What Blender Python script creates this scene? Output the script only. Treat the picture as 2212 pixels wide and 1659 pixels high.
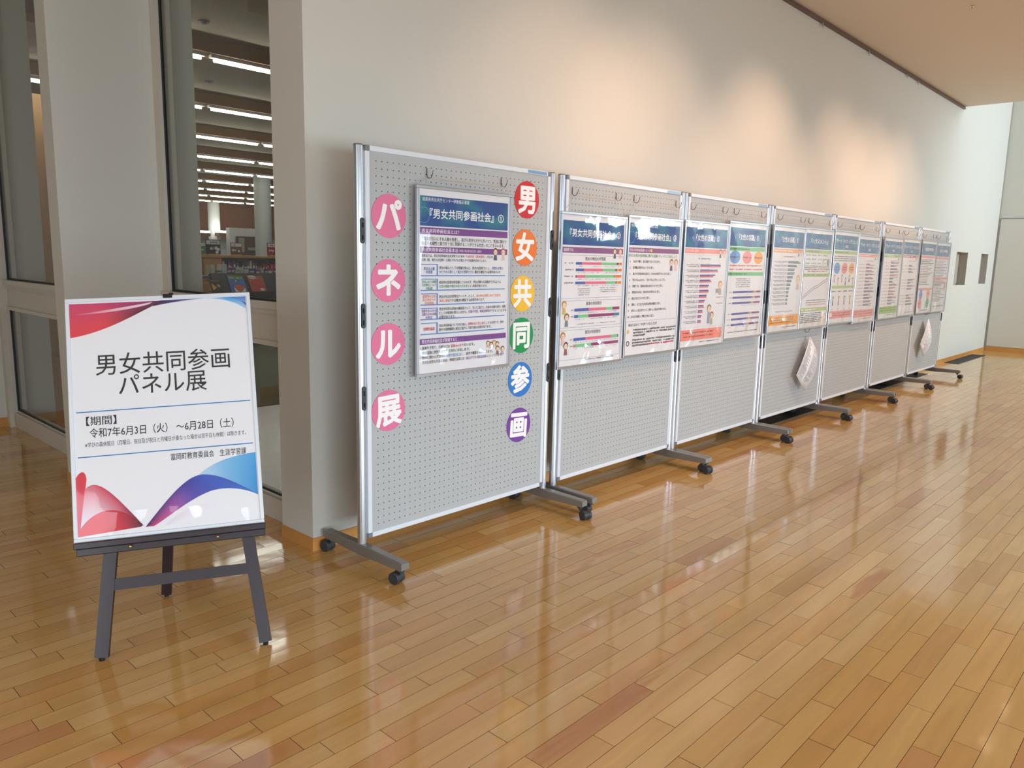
import bpy, bmesh, math, random
from mathutils import Vector, Matrix, noise
random.seed(7)
PI = math.pi
SC = bpy.context.scene
COL = SC.collection
for o in list(bpy.data.objects):
    bpy.data.objects.remove(o)

# ------------------------------------------------------------------ camera
CAMP = Vector((-2.0027, -2.6498, 1.3531))
YAW, PITCH, ROLL = .8227, -.1612, .0215
FPX = 1660.4
def cam_axes():
    cy, sy, cp, sp = math.cos(YAW), math.sin(YAW), math.cos(PITCH), math.sin(PITCH)
    f = Vector((sy*cp, cy*cp, sp)); r = Vector((cy, -sy, 0)); u = r.cross(f)
    c, s = math.cos(ROLL), math.sin(ROLL)
    return r*c + u*s, u*c - r*s, f
CR, CU, CF = cam_axes()
cd = bpy.data.cameras.new('camera'); cam = bpy.data.objects.new('camera', cd); COL.objects.link(cam)
cd.sensor_fit = 'HORIZONTAL'; cd.sensor_width = 36.0; cd.lens = 36.0*FPX/2212.0
cd.clip_start = .05; cd.clip_end = 100
m = Matrix.Identity(4)
for i in range(3):
    m[i][0] = CR[i]; m[i][1] = CU[i]; m[i][2] = -CF[i]; m[i][3] = CAMP[i]
cam.matrix_world = m
SC.camera = cam

# ------------------------------------------------------------------ world, light, exposure
SC.view_settings.view_transform = 'Standard'
SC.view_settings.look = 'None'
SC.view_settings.gamma = 1.0
SC.view_settings.use_curve_mapping = False
SC.view_settings.exposure = 0.0
W = bpy.data.worlds.new('world'); SC.world = W; W.use_nodes = True
W.node_tree.nodes['Background'].inputs[0].default_value = (.72, .86, 1.0, 1)
W.node_tree.nodes['Background'].inputs[1].default_value = 1.6

def area(name, loc, rot, sx, sy, power, col):
    d = bpy.data.lights.new(name, 'AREA'); d.shape = 'RECTANGLE'; d.size = sx; d.size_y = sy
    d.energy = power; d.color = col
    o = bpy.data.objects.new(name, d); COL.objects.link(o); o.location = loc; o.rotation_euler = rot
    return o
def spot(name, loc, target, power, col, ang, blend=.6, size=.05):
    d = bpy.data.lights.new(name, 'SPOT'); d.energy = power; d.color = col
    d.spot_size = math.radians(ang); d.spot_blend = blend; d.shadow_soft_size = size
    o = bpy.data.objects.new(name, d); COL.objects.link(o); o.location = loc
    o.rotation_euler = (Vector(target)-Vector(loc)).to_track_quat('-Z', 'Y').to_euler()
    return o
ADDED_LWIN = (-4.6, -1.4, .3, 2.4)  # unseen opening added in the left wall to let fill light in
_l = area('window_and_fill_daylight', (-5.84, -3.0, 1.35), (PI/2, 0, -PI/2), 3.1, 2.0, 66, (.9, .95, 1.0))  # added fill light, brightens the column side and the shadow by the first board
COOL = (.74, .89, 1.0)
WARM = (1.0, .63, .43)
YW = -6.0                         # the window wall opposite the display wall
WINS = [(-4.6, -.4, .1, 1.8), (.8, 4.0, .1, 1.8), (9.6, 12.7, 2.15, 4.9)]
for (x0, x1, z0, z1), pw in zip(WINS, (66, 64, 320)):
    a_ = area('window_and_fill_daylight', ((x0+x1)/2, YW+.16, (z0+z1)/2), (PI/2-math.radians(20), 0, 0), x1-x0-.1, z1-z0-.1, pw, COOL)
    a_.data.spread = math.radians(170 if z1 > 3 else 95)
SPOTX = [(1.6, 82), (2.5, 105), (4.1, 150), (5.8, 110), (6.7, 110), (7.6, 95)]
for x, pw in SPOTX:
    spot('wall_spot', (x, -1.35, 3.44), (x, .315, 1.45), pw, WARM, 72, .95, .06)
FILLX = [(-4.2, 1.6), (-4.0, -.8), (-3.2, -3.2), (-.8, -3.4), (1.6, -3.4), (4.0, -3.4), (6.4, -3.4), (8.8, -3.4)]  # added warm lamps without fixtures, to warm the floor and the ceiling bounce
for x, y in FILLX:
    spot('warm_fill_spot', (x, y, 3.44), (x, y, 0), 32 if x < 0 else (26 if x < 5 else 85), (1, .66, .40), 120, .8, .08)

# ------------------------------------------------------------------ materials
def srgb(r, g, b):
    f = lambda c: (c/12.92 if c <= .04045 else ((c+.055)/1.055)**2.4)
    return tuple(f(v/255.) for v in (r, g, b))
MATS = {}
def mat(name, col, rough=.6, metal=0., spec=.5, var=0., vscale=4., bump=0., bscale=60., coat=0., emit=0.):
    if name in MATS: return MATS[name]
    M = bpy.data.materials.new(name); M.use_nodes = True; MATS[name] = M
    nt = M.node_tree; b = nt.nodes['Principled BSDF']
    b.inputs['Base Color'].default_value = (*col, 1); b.inputs['Roughness'].default_value = rough
    b.inputs['Metallic'].default_value = metal; b.inputs['Specular IOR Level'].default_value = spec
    b.inputs['Coat Weight'].default_value = coat; b.inputs['Coat Roughness'].default_value = .08
    if emit:
        b.inputs['Emission Color'].default_value = (*col, 1); b.inputs['Emission Strength'].default_value = emit
    tc = nt.nodes.new('ShaderNodeTexCoord')
    n = nt.nodes.new('ShaderNodeTexNoise'); n.inputs['Scale'].default_value = vscale; n.inputs['Detail'].default_value = 4
    nt.links.new(tc.outputs['Object'], n.inputs['Vector'])
    if var:
        mx = nt.nodes.new('ShaderNodeMix'); mx.data_type = 'RGBA'
        mx.inputs['A'].default_value = (*[c*(1-var) for c in col], 1); mx.inputs['B'].default_value = (*[min(1, c*(1+var)) for c in col], 1)
        nt.links.new(n.outputs['Fac'], mx.inputs['Factor']); nt.links.new(mx.outputs['Result'], b.inputs['Base Color'])
    if bump:
        n2 = nt.nodes.new('ShaderNodeTexNoise'); n2.inputs['Scale'].default_value = bscale; n2.inputs['Detail'].default_value = 3
        nt.links.new(tc.outputs['Object'], n2.inputs['Vector'])
        bp = nt.nodes.new('ShaderNodeBump'); bp.inputs['Strength'].default_value = bump; bp.inputs['Distance'].default_value = .002
        nt.links.new(n2.outputs['Fac'], bp.inputs['Height']); nt.links.new(bp.outputs['Normal'], b.inputs['Normal'])
    return M
WALL = mat('wall_paint', srgb(210, 208, 200), .75, var=.015, vscale=1.2, bump=.25, bscale=180)
CEIL = mat('ceiling_paint', srgb(222, 212, 198), .85, bump=.2, bscale=150)
FRAMEW = mat('white_frame_paint', srgb(206, 200, 188), .45)
WOODBB = mat('maple_baseboard', srgb(206, 146, 78), .35, var=.12, vscale=9)
ALU = mat('brushed_aluminium', srgb(196, 202, 210), .28, metal=.85, var=.05, vscale=30)
ALUW = mat('white_anodised_rail', srgb(222, 228, 236), .42, metal=.05)
STEEL = mat('grey_steel_foot', srgb(140, 139, 137), .36, metal=.4)
CAPG = mat('grey_plastic_cap', srgb(120, 124, 128), .5)
DARKP = mat('dark_grey_plastic', srgb(52, 56, 60), .45)
BLACK = mat('black_rubber', srgb(20, 20, 22), .45)
BOARD = mat('grey_pegboard', srgb(178, 181, 182), .55, var=.02, vscale=6)
BACKB = mat('hollow_black', srgb(12, 12, 12), .9)  # black that stands in for the shaded hollow behind the peg holes
PAPER = mat('white_paper', srgb(236, 236, 240), .6)
WIRE = mat('hook_wire', srgb(120, 108, 100), .3, metal=.9)
STRING = mat('pale_string', srgb(206, 190, 172), .8)
GASK = mat('black_gasket', srgb(14, 16, 26), .5)
MAHOG = mat('dark_mahogany', srgb(40, 27, 35), .38, var=.25, vscale=6, coat=.15)
BRASS = mat('brass_knob', srgb(220, 200, 130), .2, metal=.9)
VENTM = mat('dark_vent_metal', srgb(52, 54, 56), .4, metal=.5)
LWALLB = mat('library_brown_wall', srgb(126, 78, 48), .6, var=.08, vscale=2)
LCEIL = mat('library_ceiling_paint', srgb(180, 166, 138), .85)
LBEAM = mat('library_beam_wood', srgb(150, 108, 64), .7)
LCARP = mat('library_olive_carpet', srgb(112, 112, 84), .95, bump=.4, bscale=300)
LFLOOR = mat('library_wood_floor', srgb(150, 104, 66), .25, var=.1, vscale=7)
SHELFW = mat('shelf_maple', srgb(196, 142, 86), .5, var=.08, vscale=8)
TANW = mat('tan_wood_wall', srgb(186, 140, 84), .55, var=.06, vscale=5)
TUBE = mat('lit_tube', (1, 1, .97), .5, emit=26)
LAMPM = mat('lit_lamp', (1, .75, .5), .5, emit=8)
PLWHITE = mat('white_pillar_paint', srgb(214, 214, 208), .6)

def attr_mat(name, rough=.6, coat=0., spec=.5):
    M = bpy.data.materials.new(name); M.use_nodes = True; nt = M.node_tree; b = nt.nodes['Principled BSDF']
    a = nt.nodes.new('ShaderNodeVertexColor'); a.layer_name = 'col'
    nt.links.new(a.outputs['Color'], b.inputs['Base Color']); b.inputs['Roughness'].default_value = rough
    b.inputs['Coat Weight'].default_value = coat; b.inputs['Specular IOR Level'].default_value = spec
    MATS[name] = M; return M
PRINT = attr_mat('printed_ink', .55)
GLOSSP = attr_mat('glossy_print', .38, coat=.08, spec=.35)

def film_mat(name, strength, dist, scale, rough=.04, tint=(1, 1, 1), fac0=.045, facmul=1.0):
    M = bpy.data.materials.new(name); M.use_nodes = True; nt = M.node_tree; nt.nodes.clear()
    out = nt.nodes.new('ShaderNodeOutputMaterial'); tr = nt.nodes.new('ShaderNodeBsdfTransparent'); tr.inputs[0].default_value = (*tint, 1)
    gl = nt.nodes.new('ShaderNodeBsdfGlossy'); gl.inputs['Roughness'].default_value = rough
    fr = nt.nodes.new('ShaderNodeFresnel'); fr.inputs['IOR'].default_value = 1.5
    mu = nt.nodes.new('ShaderNodeMath'); mu.operation = 'MULTIPLY'; mu.use_clamp = True; mu.inputs[1].default_value = facmul
    mx = nt.nodes.new('ShaderNodeMixShader')
    ge = nt.nodes.new('ShaderNodeNewGeometry'); mi = nt.nodes.new('ShaderNodeMath'); mi.operation = 'MULTIPLY_ADD'; mi.inputs[1].default_value = 1/1.5-1.5; mi.inputs[2].default_value = 1.5
    nt.links.new(ge.outputs['Backfacing'], mi.inputs[0]); nt.links.new(mi.outputs[0], fr.inputs['IOR'])
    nt.links.new(fr.outputs[0], mu.inputs[0]); nt.links.new(mu.outputs[0], mx.inputs[0])
    nt.links.new(tr.outputs[0], mx.inputs[1]); nt.links.new(gl.outputs[0], mx.inputs[2]); nt.links.new(mx.outputs[0], out.inputs[0])
    if strength:
        tc = nt.nodes.new('ShaderNodeTexCoord'); n = nt.nodes.new('ShaderNodeTexNoise')
        n.inputs['Scale'].default_value = scale; n.inputs['Detail'].default_value = 2.5; n.inputs['Distortion'].default_value = .8
        mp = nt.nodes.new('ShaderNodeMapping'); mp.inputs['Scale'].default_value = (1.6, 1, .7)
        nt.links.new(tc.outputs['Object'], mp.inputs['Vector']); nt.links.new(mp.outputs[0], n.inputs['Vector'])
        bp = nt.nodes.new('ShaderNodeBump'); bp.inputs['Strength'].default_value = strength; bp.inputs['Distance'].default_value = dist
        nt.links.new(n.outputs['Fac'], bp.inputs['Height'])
        nt.links.new(bp.outputs['Normal'], gl.inputs['Normal'])
    MATS[name] = M; return M
FILM = film_mat('crinkled_plastic_film', .5, .006, 3.0, .05, facmul=2.0)
FILM2 = film_mat('smooth_plastic_film', .4, .005, 2.5, .04, facmul=1.2)
GLASS = film_mat('window_glass', 0, 0, 1, .0, tint=(.86, .90, .87), facmul=1.3)

# floor plank material: colour per plank comes from a face attribute (r,g,b) plus grain
def plank_mat():
    M = bpy.data.materials.new('lacquered_maple_plank'); M.use_nodes = True; nt = M.node_tree; b = nt.nodes['Principled BSDF']
    a = nt.nodes.new('ShaderNodeVertexColor'); a.layer_name = 'col'
    g = nt.nodes.new('ShaderNodeNewGeometry')
    sep = nt.nodes.new('ShaderNodeSeparateColor'); at2 = nt.nodes.new('ShaderNodeVertexColor'); at2.layer_name = 'seed'
    nt.links.new(at2.outputs['Color'], sep.inputs[0])
    # offset position by seed
    sc = nt.nodes.new('ShaderNodeVectorMath'); sc.operation = 'SCALE'; sc.inputs['Scale'].default_value = 40
    nt.links.new(at2.outputs['Color'], sc.inputs[0])
    ad = nt.nodes.new('ShaderNodeVectorMath'); ad.operation = 'ADD'
    nt.links.new(g.outputs['Position'], ad.inputs[0]); nt.links.new(sc.outputs[0], ad.inputs[1])
    mp = nt.nodes.new('ShaderNodeMapping'); mp.inputs['Scale'].default_value = (2.2, 26, 1)
    nt.links.new(ad.outputs[0], mp.inputs['Vector'])
    n = nt.nodes.new('ShaderNodeTexNoise'); n.inputs['Scale'].default_value = 1; n.inputs['Detail'].default_value = 5; n.inputs['Distortion'].default_value = .6
    nt.links.new(mp.outputs[0], n.inputs['Vector'])
    mp2 = nt.nodes.new('ShaderNodeMapping'); mp2.inputs['Scale'].default_value = (2.0, 9, 1)
    nt.links.new(ad.outputs[0], mp2.inputs['Vector'])
    n2 = nt.nodes.new('ShaderNodeTexNoise'); n2.inputs['Scale'].default_value = 1; n2.inputs['Detail'].default_value = 3; n2.inputs['Distortion'].default_value = 1.0
    nt.links.new(mp2.outputs[0], n2.inputs['Vector'])
    # fine grain -> slight value change
    mr = nt.nodes.new('ShaderNodeMapRange'); mr.inputs['From Min'].default_value = .3; mr.inputs['From Max'].default_value = .7
    mr.inputs['To Min'].default_value = .93; mr.inputs['To Max'].default_value = 1.06
    nt.links.new(n.outputs['Fac'], mr.inputs['Value'])
    v1 = nt.nodes.new('ShaderNodeVectorMath'); v1.operation = 'SCALE'
    nt.links.new(a.outputs['Color'], v1.inputs[0]); nt.links.new(mr.outputs[0], v1.inputs['Scale'])
    # heartwood streaks, strength = seed.b
    mr2 = nt.nodes.new('ShaderNodeMapRange'); mr2.inputs['From Min'].default_value = .50; mr2.inputs['From Max'].default_value = .68
    nt.links.new(n2.outputs['Fac'], mr2.inputs['Value'])
    mm = nt.nodes.new('ShaderNodeMath'); mm.operation = 'MULTIPLY'
    nt.links.new(mr2.outputs[0], mm.inputs[0]); nt.links.new(sep.outputs['Blue'], mm.inputs[1])
    mx = nt.nodes.new('ShaderNodeMix'); mx.data_type = 'RGBA'; mx.inputs['B'].default_value = (*srgb(180, 116, 60), 1)
    nt.links.new(mm.outputs[0], mx.inputs['Factor']); nt.links.new(v1.outputs[0], mx.inputs['A'])
    nt.links.new(mx.outputs['Result'], b.inputs['Base Color'])
    b.inputs['Roughness'].default_value = .09; b.inputs['IOR'].default_value = 1.78
    nb = nt.nodes.new('ShaderNodeTexNoise'); nb.inputs['Scale'].default_value = 7; nb.inputs['Detail'].default_value = 2
    nt.links.new(ad.outputs[0], nb.inputs['Vector'])
    bp = nt.nodes.new('ShaderNodeBump'); bp.inputs['Strength'].default_value = .35; bp.inputs['Distance'].default_value = .0022
    nt.links.new(nb.outputs['Fac'], bp.inputs['Height']); nt.links.new(bp.outputs['Normal'], b.inputs['Normal'])
    MATS['plank'] = M; return M
PLANK = plank_mat()
GAP = mat('plank_gap', srgb(92, 58, 32), .9)

# ------------------------------------------------------------------ mesh helpers
class MB:
    def __init__(s): s.v = []; s.f = []; s.c = []; s.smooth = []
    def add(s, vs, fs, col=None, smooth=False):
        k = len(s.v); s.v += [tuple(p) for p in vs]
        for i, f in enumerate(fs):
            s.f.append(tuple(a+k for a in f)); s.smooth.append(smooth)
            s.c.append(col if not isinstance(col, list) else col[i])
        return s
    def box(s, x0, x1, y0, y1, z0, z1, col=None, M=None, bev=0):
        if x0 > x1: x0, x1 = x1, x0
        if y0 > y1: y0, y1 = y1, y0
        if z0 > z1: z0, z1 = z1, z0
        if bev:
            b = min(bev, (x1-x0)*.45, (y1-y0)*.45, (z1-z0)*.45)
            bm = bmesh.new(); bmesh.ops.create_cube(bm, size=1)
            for v in bm.verts:
                v.co = Vector((x0 if v.co.x < 0 else x1, y0 if v.co.y < 0 else y1, z0 if v.co.z < 0 else z1))
            bmesh.ops.bevel(bm, geom=bm.edges[:], offset=b, segments=1, affect='EDGES')
            vs = [v.co.copy() for v in bm.verts]; fs = [[v.index for v in f.verts] for f in bm.faces]; bm.free()
        else:
            vs = [Vector(p) for p in ((x0,y0,z0),(x1,y0,z0),(x1,y1,z0),(x0,y1,z0),(x0,y0,z1),(x1,y0,z1),(x1,y1,z1),(x0,y1,z1))]
            fs = [(0,3,2,1),(4,5,6,7),(0,1,5,4),(1,2,6,5),(2,3,7,6),(3,0,4,7)]
        if M is not None: vs = [M @ v for v in vs]
        return s.add(vs, fs, col)
    def tube(s, pts, r, n=8, cap=True, col=None):
        pts = [Vector(p) for p in pts]; rings = []
        rr = r if isinstance(r, (list, tuple)) else [r]*len(pts)
        vs = []; fs = []
        up = None
        for i, p in enumerate(pts):
            t = (pts[min(i+1, len(pts)-1)]-pts[max(i-1, 0)]).normalized()
            if up is None:
                up = Vector((0, 0, 1)) if abs(t.z) < .9 else Vector((1, 0, 0))
            a = t.cross(up).normalized(); b = a.cross(t).normalized(); up = b
            for k in range(n):
                w = 2*PI*k/n; vs.append(p + a*math.cos(w)*rr[i] + b*math.sin(w)*rr[i])
        for i in range(len(pts)-1):
            for k in range(n):
                q = (k+1) % n; fs.append((i*n+k, i*n+q, (i+1)*n+q, (i+1)*n+k))
        s.add(vs, fs, col, True)
        if cap:
            s.add(vs[:n], [tuple(range(n))], col); s.add(vs[-n:], [tuple(range(n))[::-1]], col)
        return s
    def poly(s, pts, fs=None, col=None): return s.add(pts, fs or [tuple(range(len(pts)))], col)
    def mesh(s, name, mats):
        me = bpy.data.meshes.new(name); me.from_pydata(s.v, [], s.f)
        for mm in (mats if isinstance(mats, (list, tuple)) else [mats]): me.materials.append(mm)
        me.polygons.foreach_set('use_smooth', s.smooth)
        if any(c is not None for c in s.c):
            at = me.color_attributes.new('col', 'FLOAT_COLOR', 'CORNER'); buf = []
            for f, c in zip(s.f, s.c):
                if c is None: c = (1, 1, 1)
                if isinstance(c[0], (tuple, list)):
                    for q in c: buf += [*q, 1]
                else: buf += [*c, 1]*len(f)
            at.data.foreach_set('color', buf)
        me.update(); return me
    def build(s, name, m, parent=None):
        o = bpy.data.objects.new(name, s.mesh(name, m)); COL.objects.link(o)
        if parent is not None: o.parent = parent
        return o
def tag(o, label=None, cat=None, group=None, kind=None):
    if label: o['label'] = label
    if cat: o['category'] = cat
    if group: o['group'] = group
    if kind: o['kind'] = kind
    return o
def thing(name, label, cat, loc=(0,0,0), rz=0, group=None):
    o = bpy.data.objects.new(name, None); COL.objects.link(o); o.location = loc; o.rotation_euler = (0,0,rz)
    o.empty_display_size = .1
    return tag(o, label, cat, group)
def struct(name, mb, m, parent=None):
    o = mb.build(name, m, parent)
    if parent is None: o['kind'] = 'structure'
    return o
def dup(root, loc=None):
    r = root.copy(); COL.objects.link(r)
    if loc is not None: r.location = loc
    for ch in list(root.children):
        c = ch.copy(); COL.objects.link(c); c.parent = r
        for g in list(ch.children):
            d = g.copy(); COL.objects.link(d); d.parent = c
    return r

# ------------------------------------------------------------------ 2-D printing helpers (flat print on sheets)
_tc = {}
def glyphs(s, off):
    k = (s, off)
    if k in _tc: return _tc[k]
    cu = bpy.data.curves.new('t', 'FONT'); cu.body = s; cu.size = 1; cu.resolution_u = 2; cu.offset = off; cu.fill_mode = 'FRONT'
    ob = bpy.data.objects.new('t', cu); COL.objects.link(ob)
    dg = bpy.context.evaluated_depsgraph_get(); ev = ob.evaluated_get(dg); me = ev.to_mesh()
    vs = [(v.co.x, v.co.y) for v in me.vertices]; fs = [tuple(p.vertices) for p in me.polygons]
    ev.to_mesh_clear(); bpy.data.objects.remove(ob); bpy.data.curves.remove(cu)
    _tc[k] = (vs, fs); return _tc[k]
class Page:
    """flat artwork; x to the right, y downward from the top-left corner, metres; plane y=0 facing -Y"""
    def __init__(s, w, h, d0=0.0): s.w = w; s.h = h; s.m = MB(); s._l = 0; s.lock = False; s.d0 = d0
    @property
    def l(s): return s._l
    @l.setter
    def l(s, v):
        if not s.lock: s._l = v
    def P(s, x, y, l): return (x, s.d0-.000018*l-.0003, s.h-y)
    def poly(s, pts, col, cols=None):
        s.l += 1; s.m.add([s.P(x, y, s.l) for x, y in pts], [tuple(range(len(pts)))], [cols] if cols else col)
    def rect(s, x0, y0, x1, y1, col): s.poly([(x0,y0),(x0,y1),(x1,y1),(x1,y0)], col)
    def grect(s, x0, y0, x1, y1, ca, cb): s.poly([(x0,y0),(x0,y1),(x1,y1),(x1,y0)], None, [ca, ca, cb, cb])
    def circ(s, x, y, r, col, n=28, ry=None):
        ry = ry or r; s.poly([(x+r*math.cos(-2*PI*k/n), y+ry*math.sin(-2*PI*k/n)) for k in range(n)], col)
    def ring(s, x, y, r, t, col, n=28):
        s.l += 1
        a = [s.P(x+r*math.cos(2*PI*k/n), y+r*math.sin(2*PI*k/n), s.l) for k in range(n)]
        b = [s.P(x+(r-t)*math.cos(2*PI*k/n), y+(r-t)*math.sin(2*PI*k/n), s.l) for k in range(n)]
        s.m.add(a+b, [(k, (k+1) % n, n+(k+1) % n, n+k) for k in range(n)], col)
    def strip(s, A, B, cA, cB=None):
        s.l += 1; n = len(A); vs = [s.P(*p, s.l) for p in A]+[s.P(*p, s.l) for p in B]
        def cc(c, i): return c[i] if isinstance(c, list) else c
        cB = cB or cA
        s.m.add(vs, [(i, n+i, n+i+1, i+1) for i in range(n-1)], [(cc(cA,i), cc(cB,i), cc(cB,i+1), cc(cA,i+1)) for i in range(n-1)])
    def frame(s, x0, y0, x1, y1, t, col):
        s.rect(x0,y0,x1,y0+t,col); s.rect(x0,y1-t,x1,y1,col); s.rect(x0,y0,x0+t,y1,col); s.rect(x1-t,y0,x1,y1,col)
    def text(s, t, x, y, h, col, off=.0, width=None, align='L', sx=1., rot=0, outline=None):
        if outline:
            s.text(t, x, y, h, outline[0], outline[1], width, align, sx, rot); 
        if off > .006:
            n_ = 12 if off >= .03 else (4 if off >= .015 else 2); kk = h/.88*off; s.l += 1; was = s.lock; s.lock = True
            for i_ in range(n_):
                a_ = 2*PI*i_/n_; s._l += .3; s.text(t, x+kk*math.cos(a_), y+kk*math.sin(a_), h, col, 0, width, align, sx, rot)
            off = 0; vs, fs = glyphs(t, 0); s.lock = was; return
        vs, fs = glyphs(t, off)
        if not vs: return
        xs = [v[0] for v in vs]; x0, x1 = min(xs), max(xs); hh = .88  # em height of a CJK glyph
        k = h/hh; kx = k*sx
        if width: kx = width/(x1-x0)
        w = (x1-x0)*kx
        ox = x if align == 'L' else (x-w/2 if align == 'C' else x-w)
        s.l += 1; c, q = math.cos(rot), math.sin(rot); out = []
        for a, b in vs:
            px, py = (a-x0)*kx, -(b-.36)*k
            if align == 'C' and rot: px -= w/2; px, py = px*c-py*q, px*q+py*c; px += w/2
            out.append(s.P(ox+px, y+py, s.l))
        s.m.add(out, fs, col)
    def head(s, x, y, r, hair, body=None, bh=1.6):
        """a tiny drawn figure: hair, face, body"""
        if body: s.poly([(x-r*.5, y+r*.9), (x-r*.75, y+r*(.9+bh)), (x+r*.75, y+r*(.9+bh)), (x+r*.5, y+r*.9)], body)
        s.circ(x, y-r*.1, r*1.05, hair, 16); s.circ(x, y+r*.15, r*.8, srgb(246, 216, 186), 14)
        for q in (-1, 1): s.circ(x+q*r*.3, y+r*.1, r*.1, srgb(70, 50, 40), 6)
        s.rect(x-r*.2, y+r*.5, x+r*.2, y+r*.56, srgb(190, 90, 80))
    def dashes(s, x0, x1, y, h, col, fill=.8, seed=0):
        """type too small to read in the photograph: a broken line of ink"""
        rg = random.Random(seed*77+int(y*1e4)); x = x0; s.l += 1; was = s.lock; s.lock = True
        while x < x1:
            w = h*rg.uniform(.35, .75)
            if rg.random() < fill: s.rect(x, y-h*rg.uniform(.25, .5), min(x+w, x1), y+h*rg.uniform(.2, .5), col)
            x += w+h*.22
        s.lock = was
    def build(s, name, mt, parent): return s.m.build(name, mt, parent)

# ================================================================== SETTING
WY = .315; CZ = 3.5
# --- display wall with two recessed niches, and the pier of the partition
NICH = [(10.47, 11.10, 1.115, 1.59), (11.93, 12.38, 1.12, 1.59)]
w = MB(); WT = .265
w.box(-.135, 10.47, WY, WY+WT, 0, 5.6)
xs = 10.47
for a, b, z0, z1 in NICH:
    w.box(xs, a, WY, WY+WT, 0, 5.6) if a > xs else None
    w.box(a, b, WY, WY+WT, 0, z0); w.box(a, b, WY, WY+WT, z1, 5.6); w.box(a, b, WY+.12, WY+WT, z0, z1)
    xs = b
w.box(xs, 12.83, WY, WY+WT, 0, 5.6)
wall_d = struct('wall_display', w, WALL)
BBT = .006
b = MB(); b.box(-.135, 12.83, WY-BBT, WY, 0, .061); b.box(-.135-BBT, -.135, WY-BBT, WY+WT, 0, .061)
struct('baseboard_display', b, WOODBB)
NM = mat('niche_grey_panel', srgb(176, 170, 162), .5)
for i, (a, bb, z0, z1) in enumerate(NICH):
    q = MB(); q.box(a+.01, bb-.01, WY+.105, WY+.119, z0+.01, z1-.01); q.box(a, a+.012, WY-.003, WY+.1, z0, z1); q.box(bb-.012, bb, WY-.003, WY+.1, z0, z1)
    struct('trim_%d' % (i+1), q, NM)
# pier between the glass panels
w = MB(); w.box(-.573, .21, 2.05, 2.205, 0, 3.5); struct('wall_pier', w, WALL)
b = MB(); b.box(-.573-BBT, -.06, 2.05-BBT, 2.05, 0, .07); b.box(-.573-BBT, -.573, 2.05, 2.205, 0, .07); struct('baseboard_pier', b, WOODBB)
# end wall of the glazed recess (faces the camera) at the far left
w = MB(); w.box(-6.2, -.064, 4.13, 4.33, 0, 3.5); struct('wall_recess', w, WALL)
b = MB(); b.box(-6.0, -.40, 4.13-BBT, 4.13, 0, .07); struct('baseboard_recess', b, WOODBB)
# left wall, window wall, end wall
w = MB(); w.box(-6.2, -6.0, -6.2, ADDED_LWIN[0], 0, 3.5); w.box(-6.2, -6.0, ADDED_LWIN[1], 4.13, 0, 3.5); w.box(-6.2, -6.0, ADDED_LWIN[0], ADDED_LWIN[1], 0, ADDED_LWIN[2]); w.box(-6.2, -6.0, ADDED_LWIN[0], ADDED_LWIN[1], ADDED_LWIN[3], 3.5); struct('wall_left', w, WALL)
w = MB()
for k in range(4): yy_ = ADDED_LWIN[0]+(ADDED_LWIN[1]-ADDED_LWIN[0])*k/3; w.box(-6.14, -6.08, yy_-.025, yy_+.025, ADDED_LWIN[2], ADDED_LWIN[3])
w.box(-6.14, -6.08, ADDED_LWIN[0], ADDED_LWIN[1], ADDED_LWIN[2], ADDED_LWIN[2]+.05); w.box(-6.14, -6.08, ADDED_LWIN[0], ADDED_LWIN[1], ADDED_LWIN[3]-.05, ADDED_LWIN[3]); struct('window_6', w, FRAMEW)  # frame of the unseen window added for the left fill light
b = MB(); b.box(-6.0, -6+BBT, -6, 4.12, 0, .07); struct('baseboard_left', b, WOODBB)
w = MB(); xs = -6.2
for x0, x1, z0, z1 in WINS:
    w.box(xs, x0, YW-.2, YW, 0, 5.6); w.box(x0, x1, YW-.2, YW, 0, z0); w.box(x0, x1, YW-.2, YW, z1, 5.6); xs = x1
w.box(xs, 13.1, YW-.2, YW, 0, 5.6); struct('wall_window', w, WALL)
for i, (x0, x1, z0, z1) in enumerate(WINS):
    q = MB()
    n = 3
    for k in range(n+1): xx = x0+(x1-x0)*k/n; q.box(xx-.025, xx+.025, YW-.14, YW-.08, z0, z1)
    q.box(x0, x1, YW-.14, YW-.08, z0, z0+.05); q.box(x0, x1, YW-.14, YW-.08, z1-.05, z1); q.box(x0, x1, YW-.14, YW-.08, (z0+z1)/2-.02, (z0+z1)/2+.02)
    f = struct('window_%d' % (i+1), q, FRAMEW)
w = MB(); w.box(12.85, 13.1, YW, WY+.3, 0, 5.6); struct('wall_end', w, WALL)
b = MB(); b.box(12.85-BBT, 12.85, YW, WY-.02, 0, .08); struct('baseboard_end', b, WOODBB)
# flush door in the end wall
DM = mat('flush_door_paint', srgb(214, 210, 202), .6)
w = MB(); w.box(12.842, 12.85, -1.2, .285, .085, 2.17); dr = struct('door_1', w, DM)
w = MB(); w.box(12.838, 12.8425, .285, .291, .085, 2.18); w.box(12.838, 12.8425, -1.2, .291, 2.17, 2.178); w.build('door_seam', CAPG, dr)
# ceilings
w = MB(); w.box(-6.2, 10.02, YW-.2, WY, CZ, CZ+.15); w.box(-6.2, -.33, WY, 4.13, CZ, CZ+.15); w.box(-.33, -.135, WY, 2.1, CZ, CZ+.15)
struct('ceiling', w, CEIL)
w = MB(); w.box(10.02, 13.1, YW-.2, WY+.3, 5.6, 5.75); w.box(9.9, 10.02, YW, WY, CZ+.15, 5.6); struct('ceiling_lightwell', w, WALL)
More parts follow.
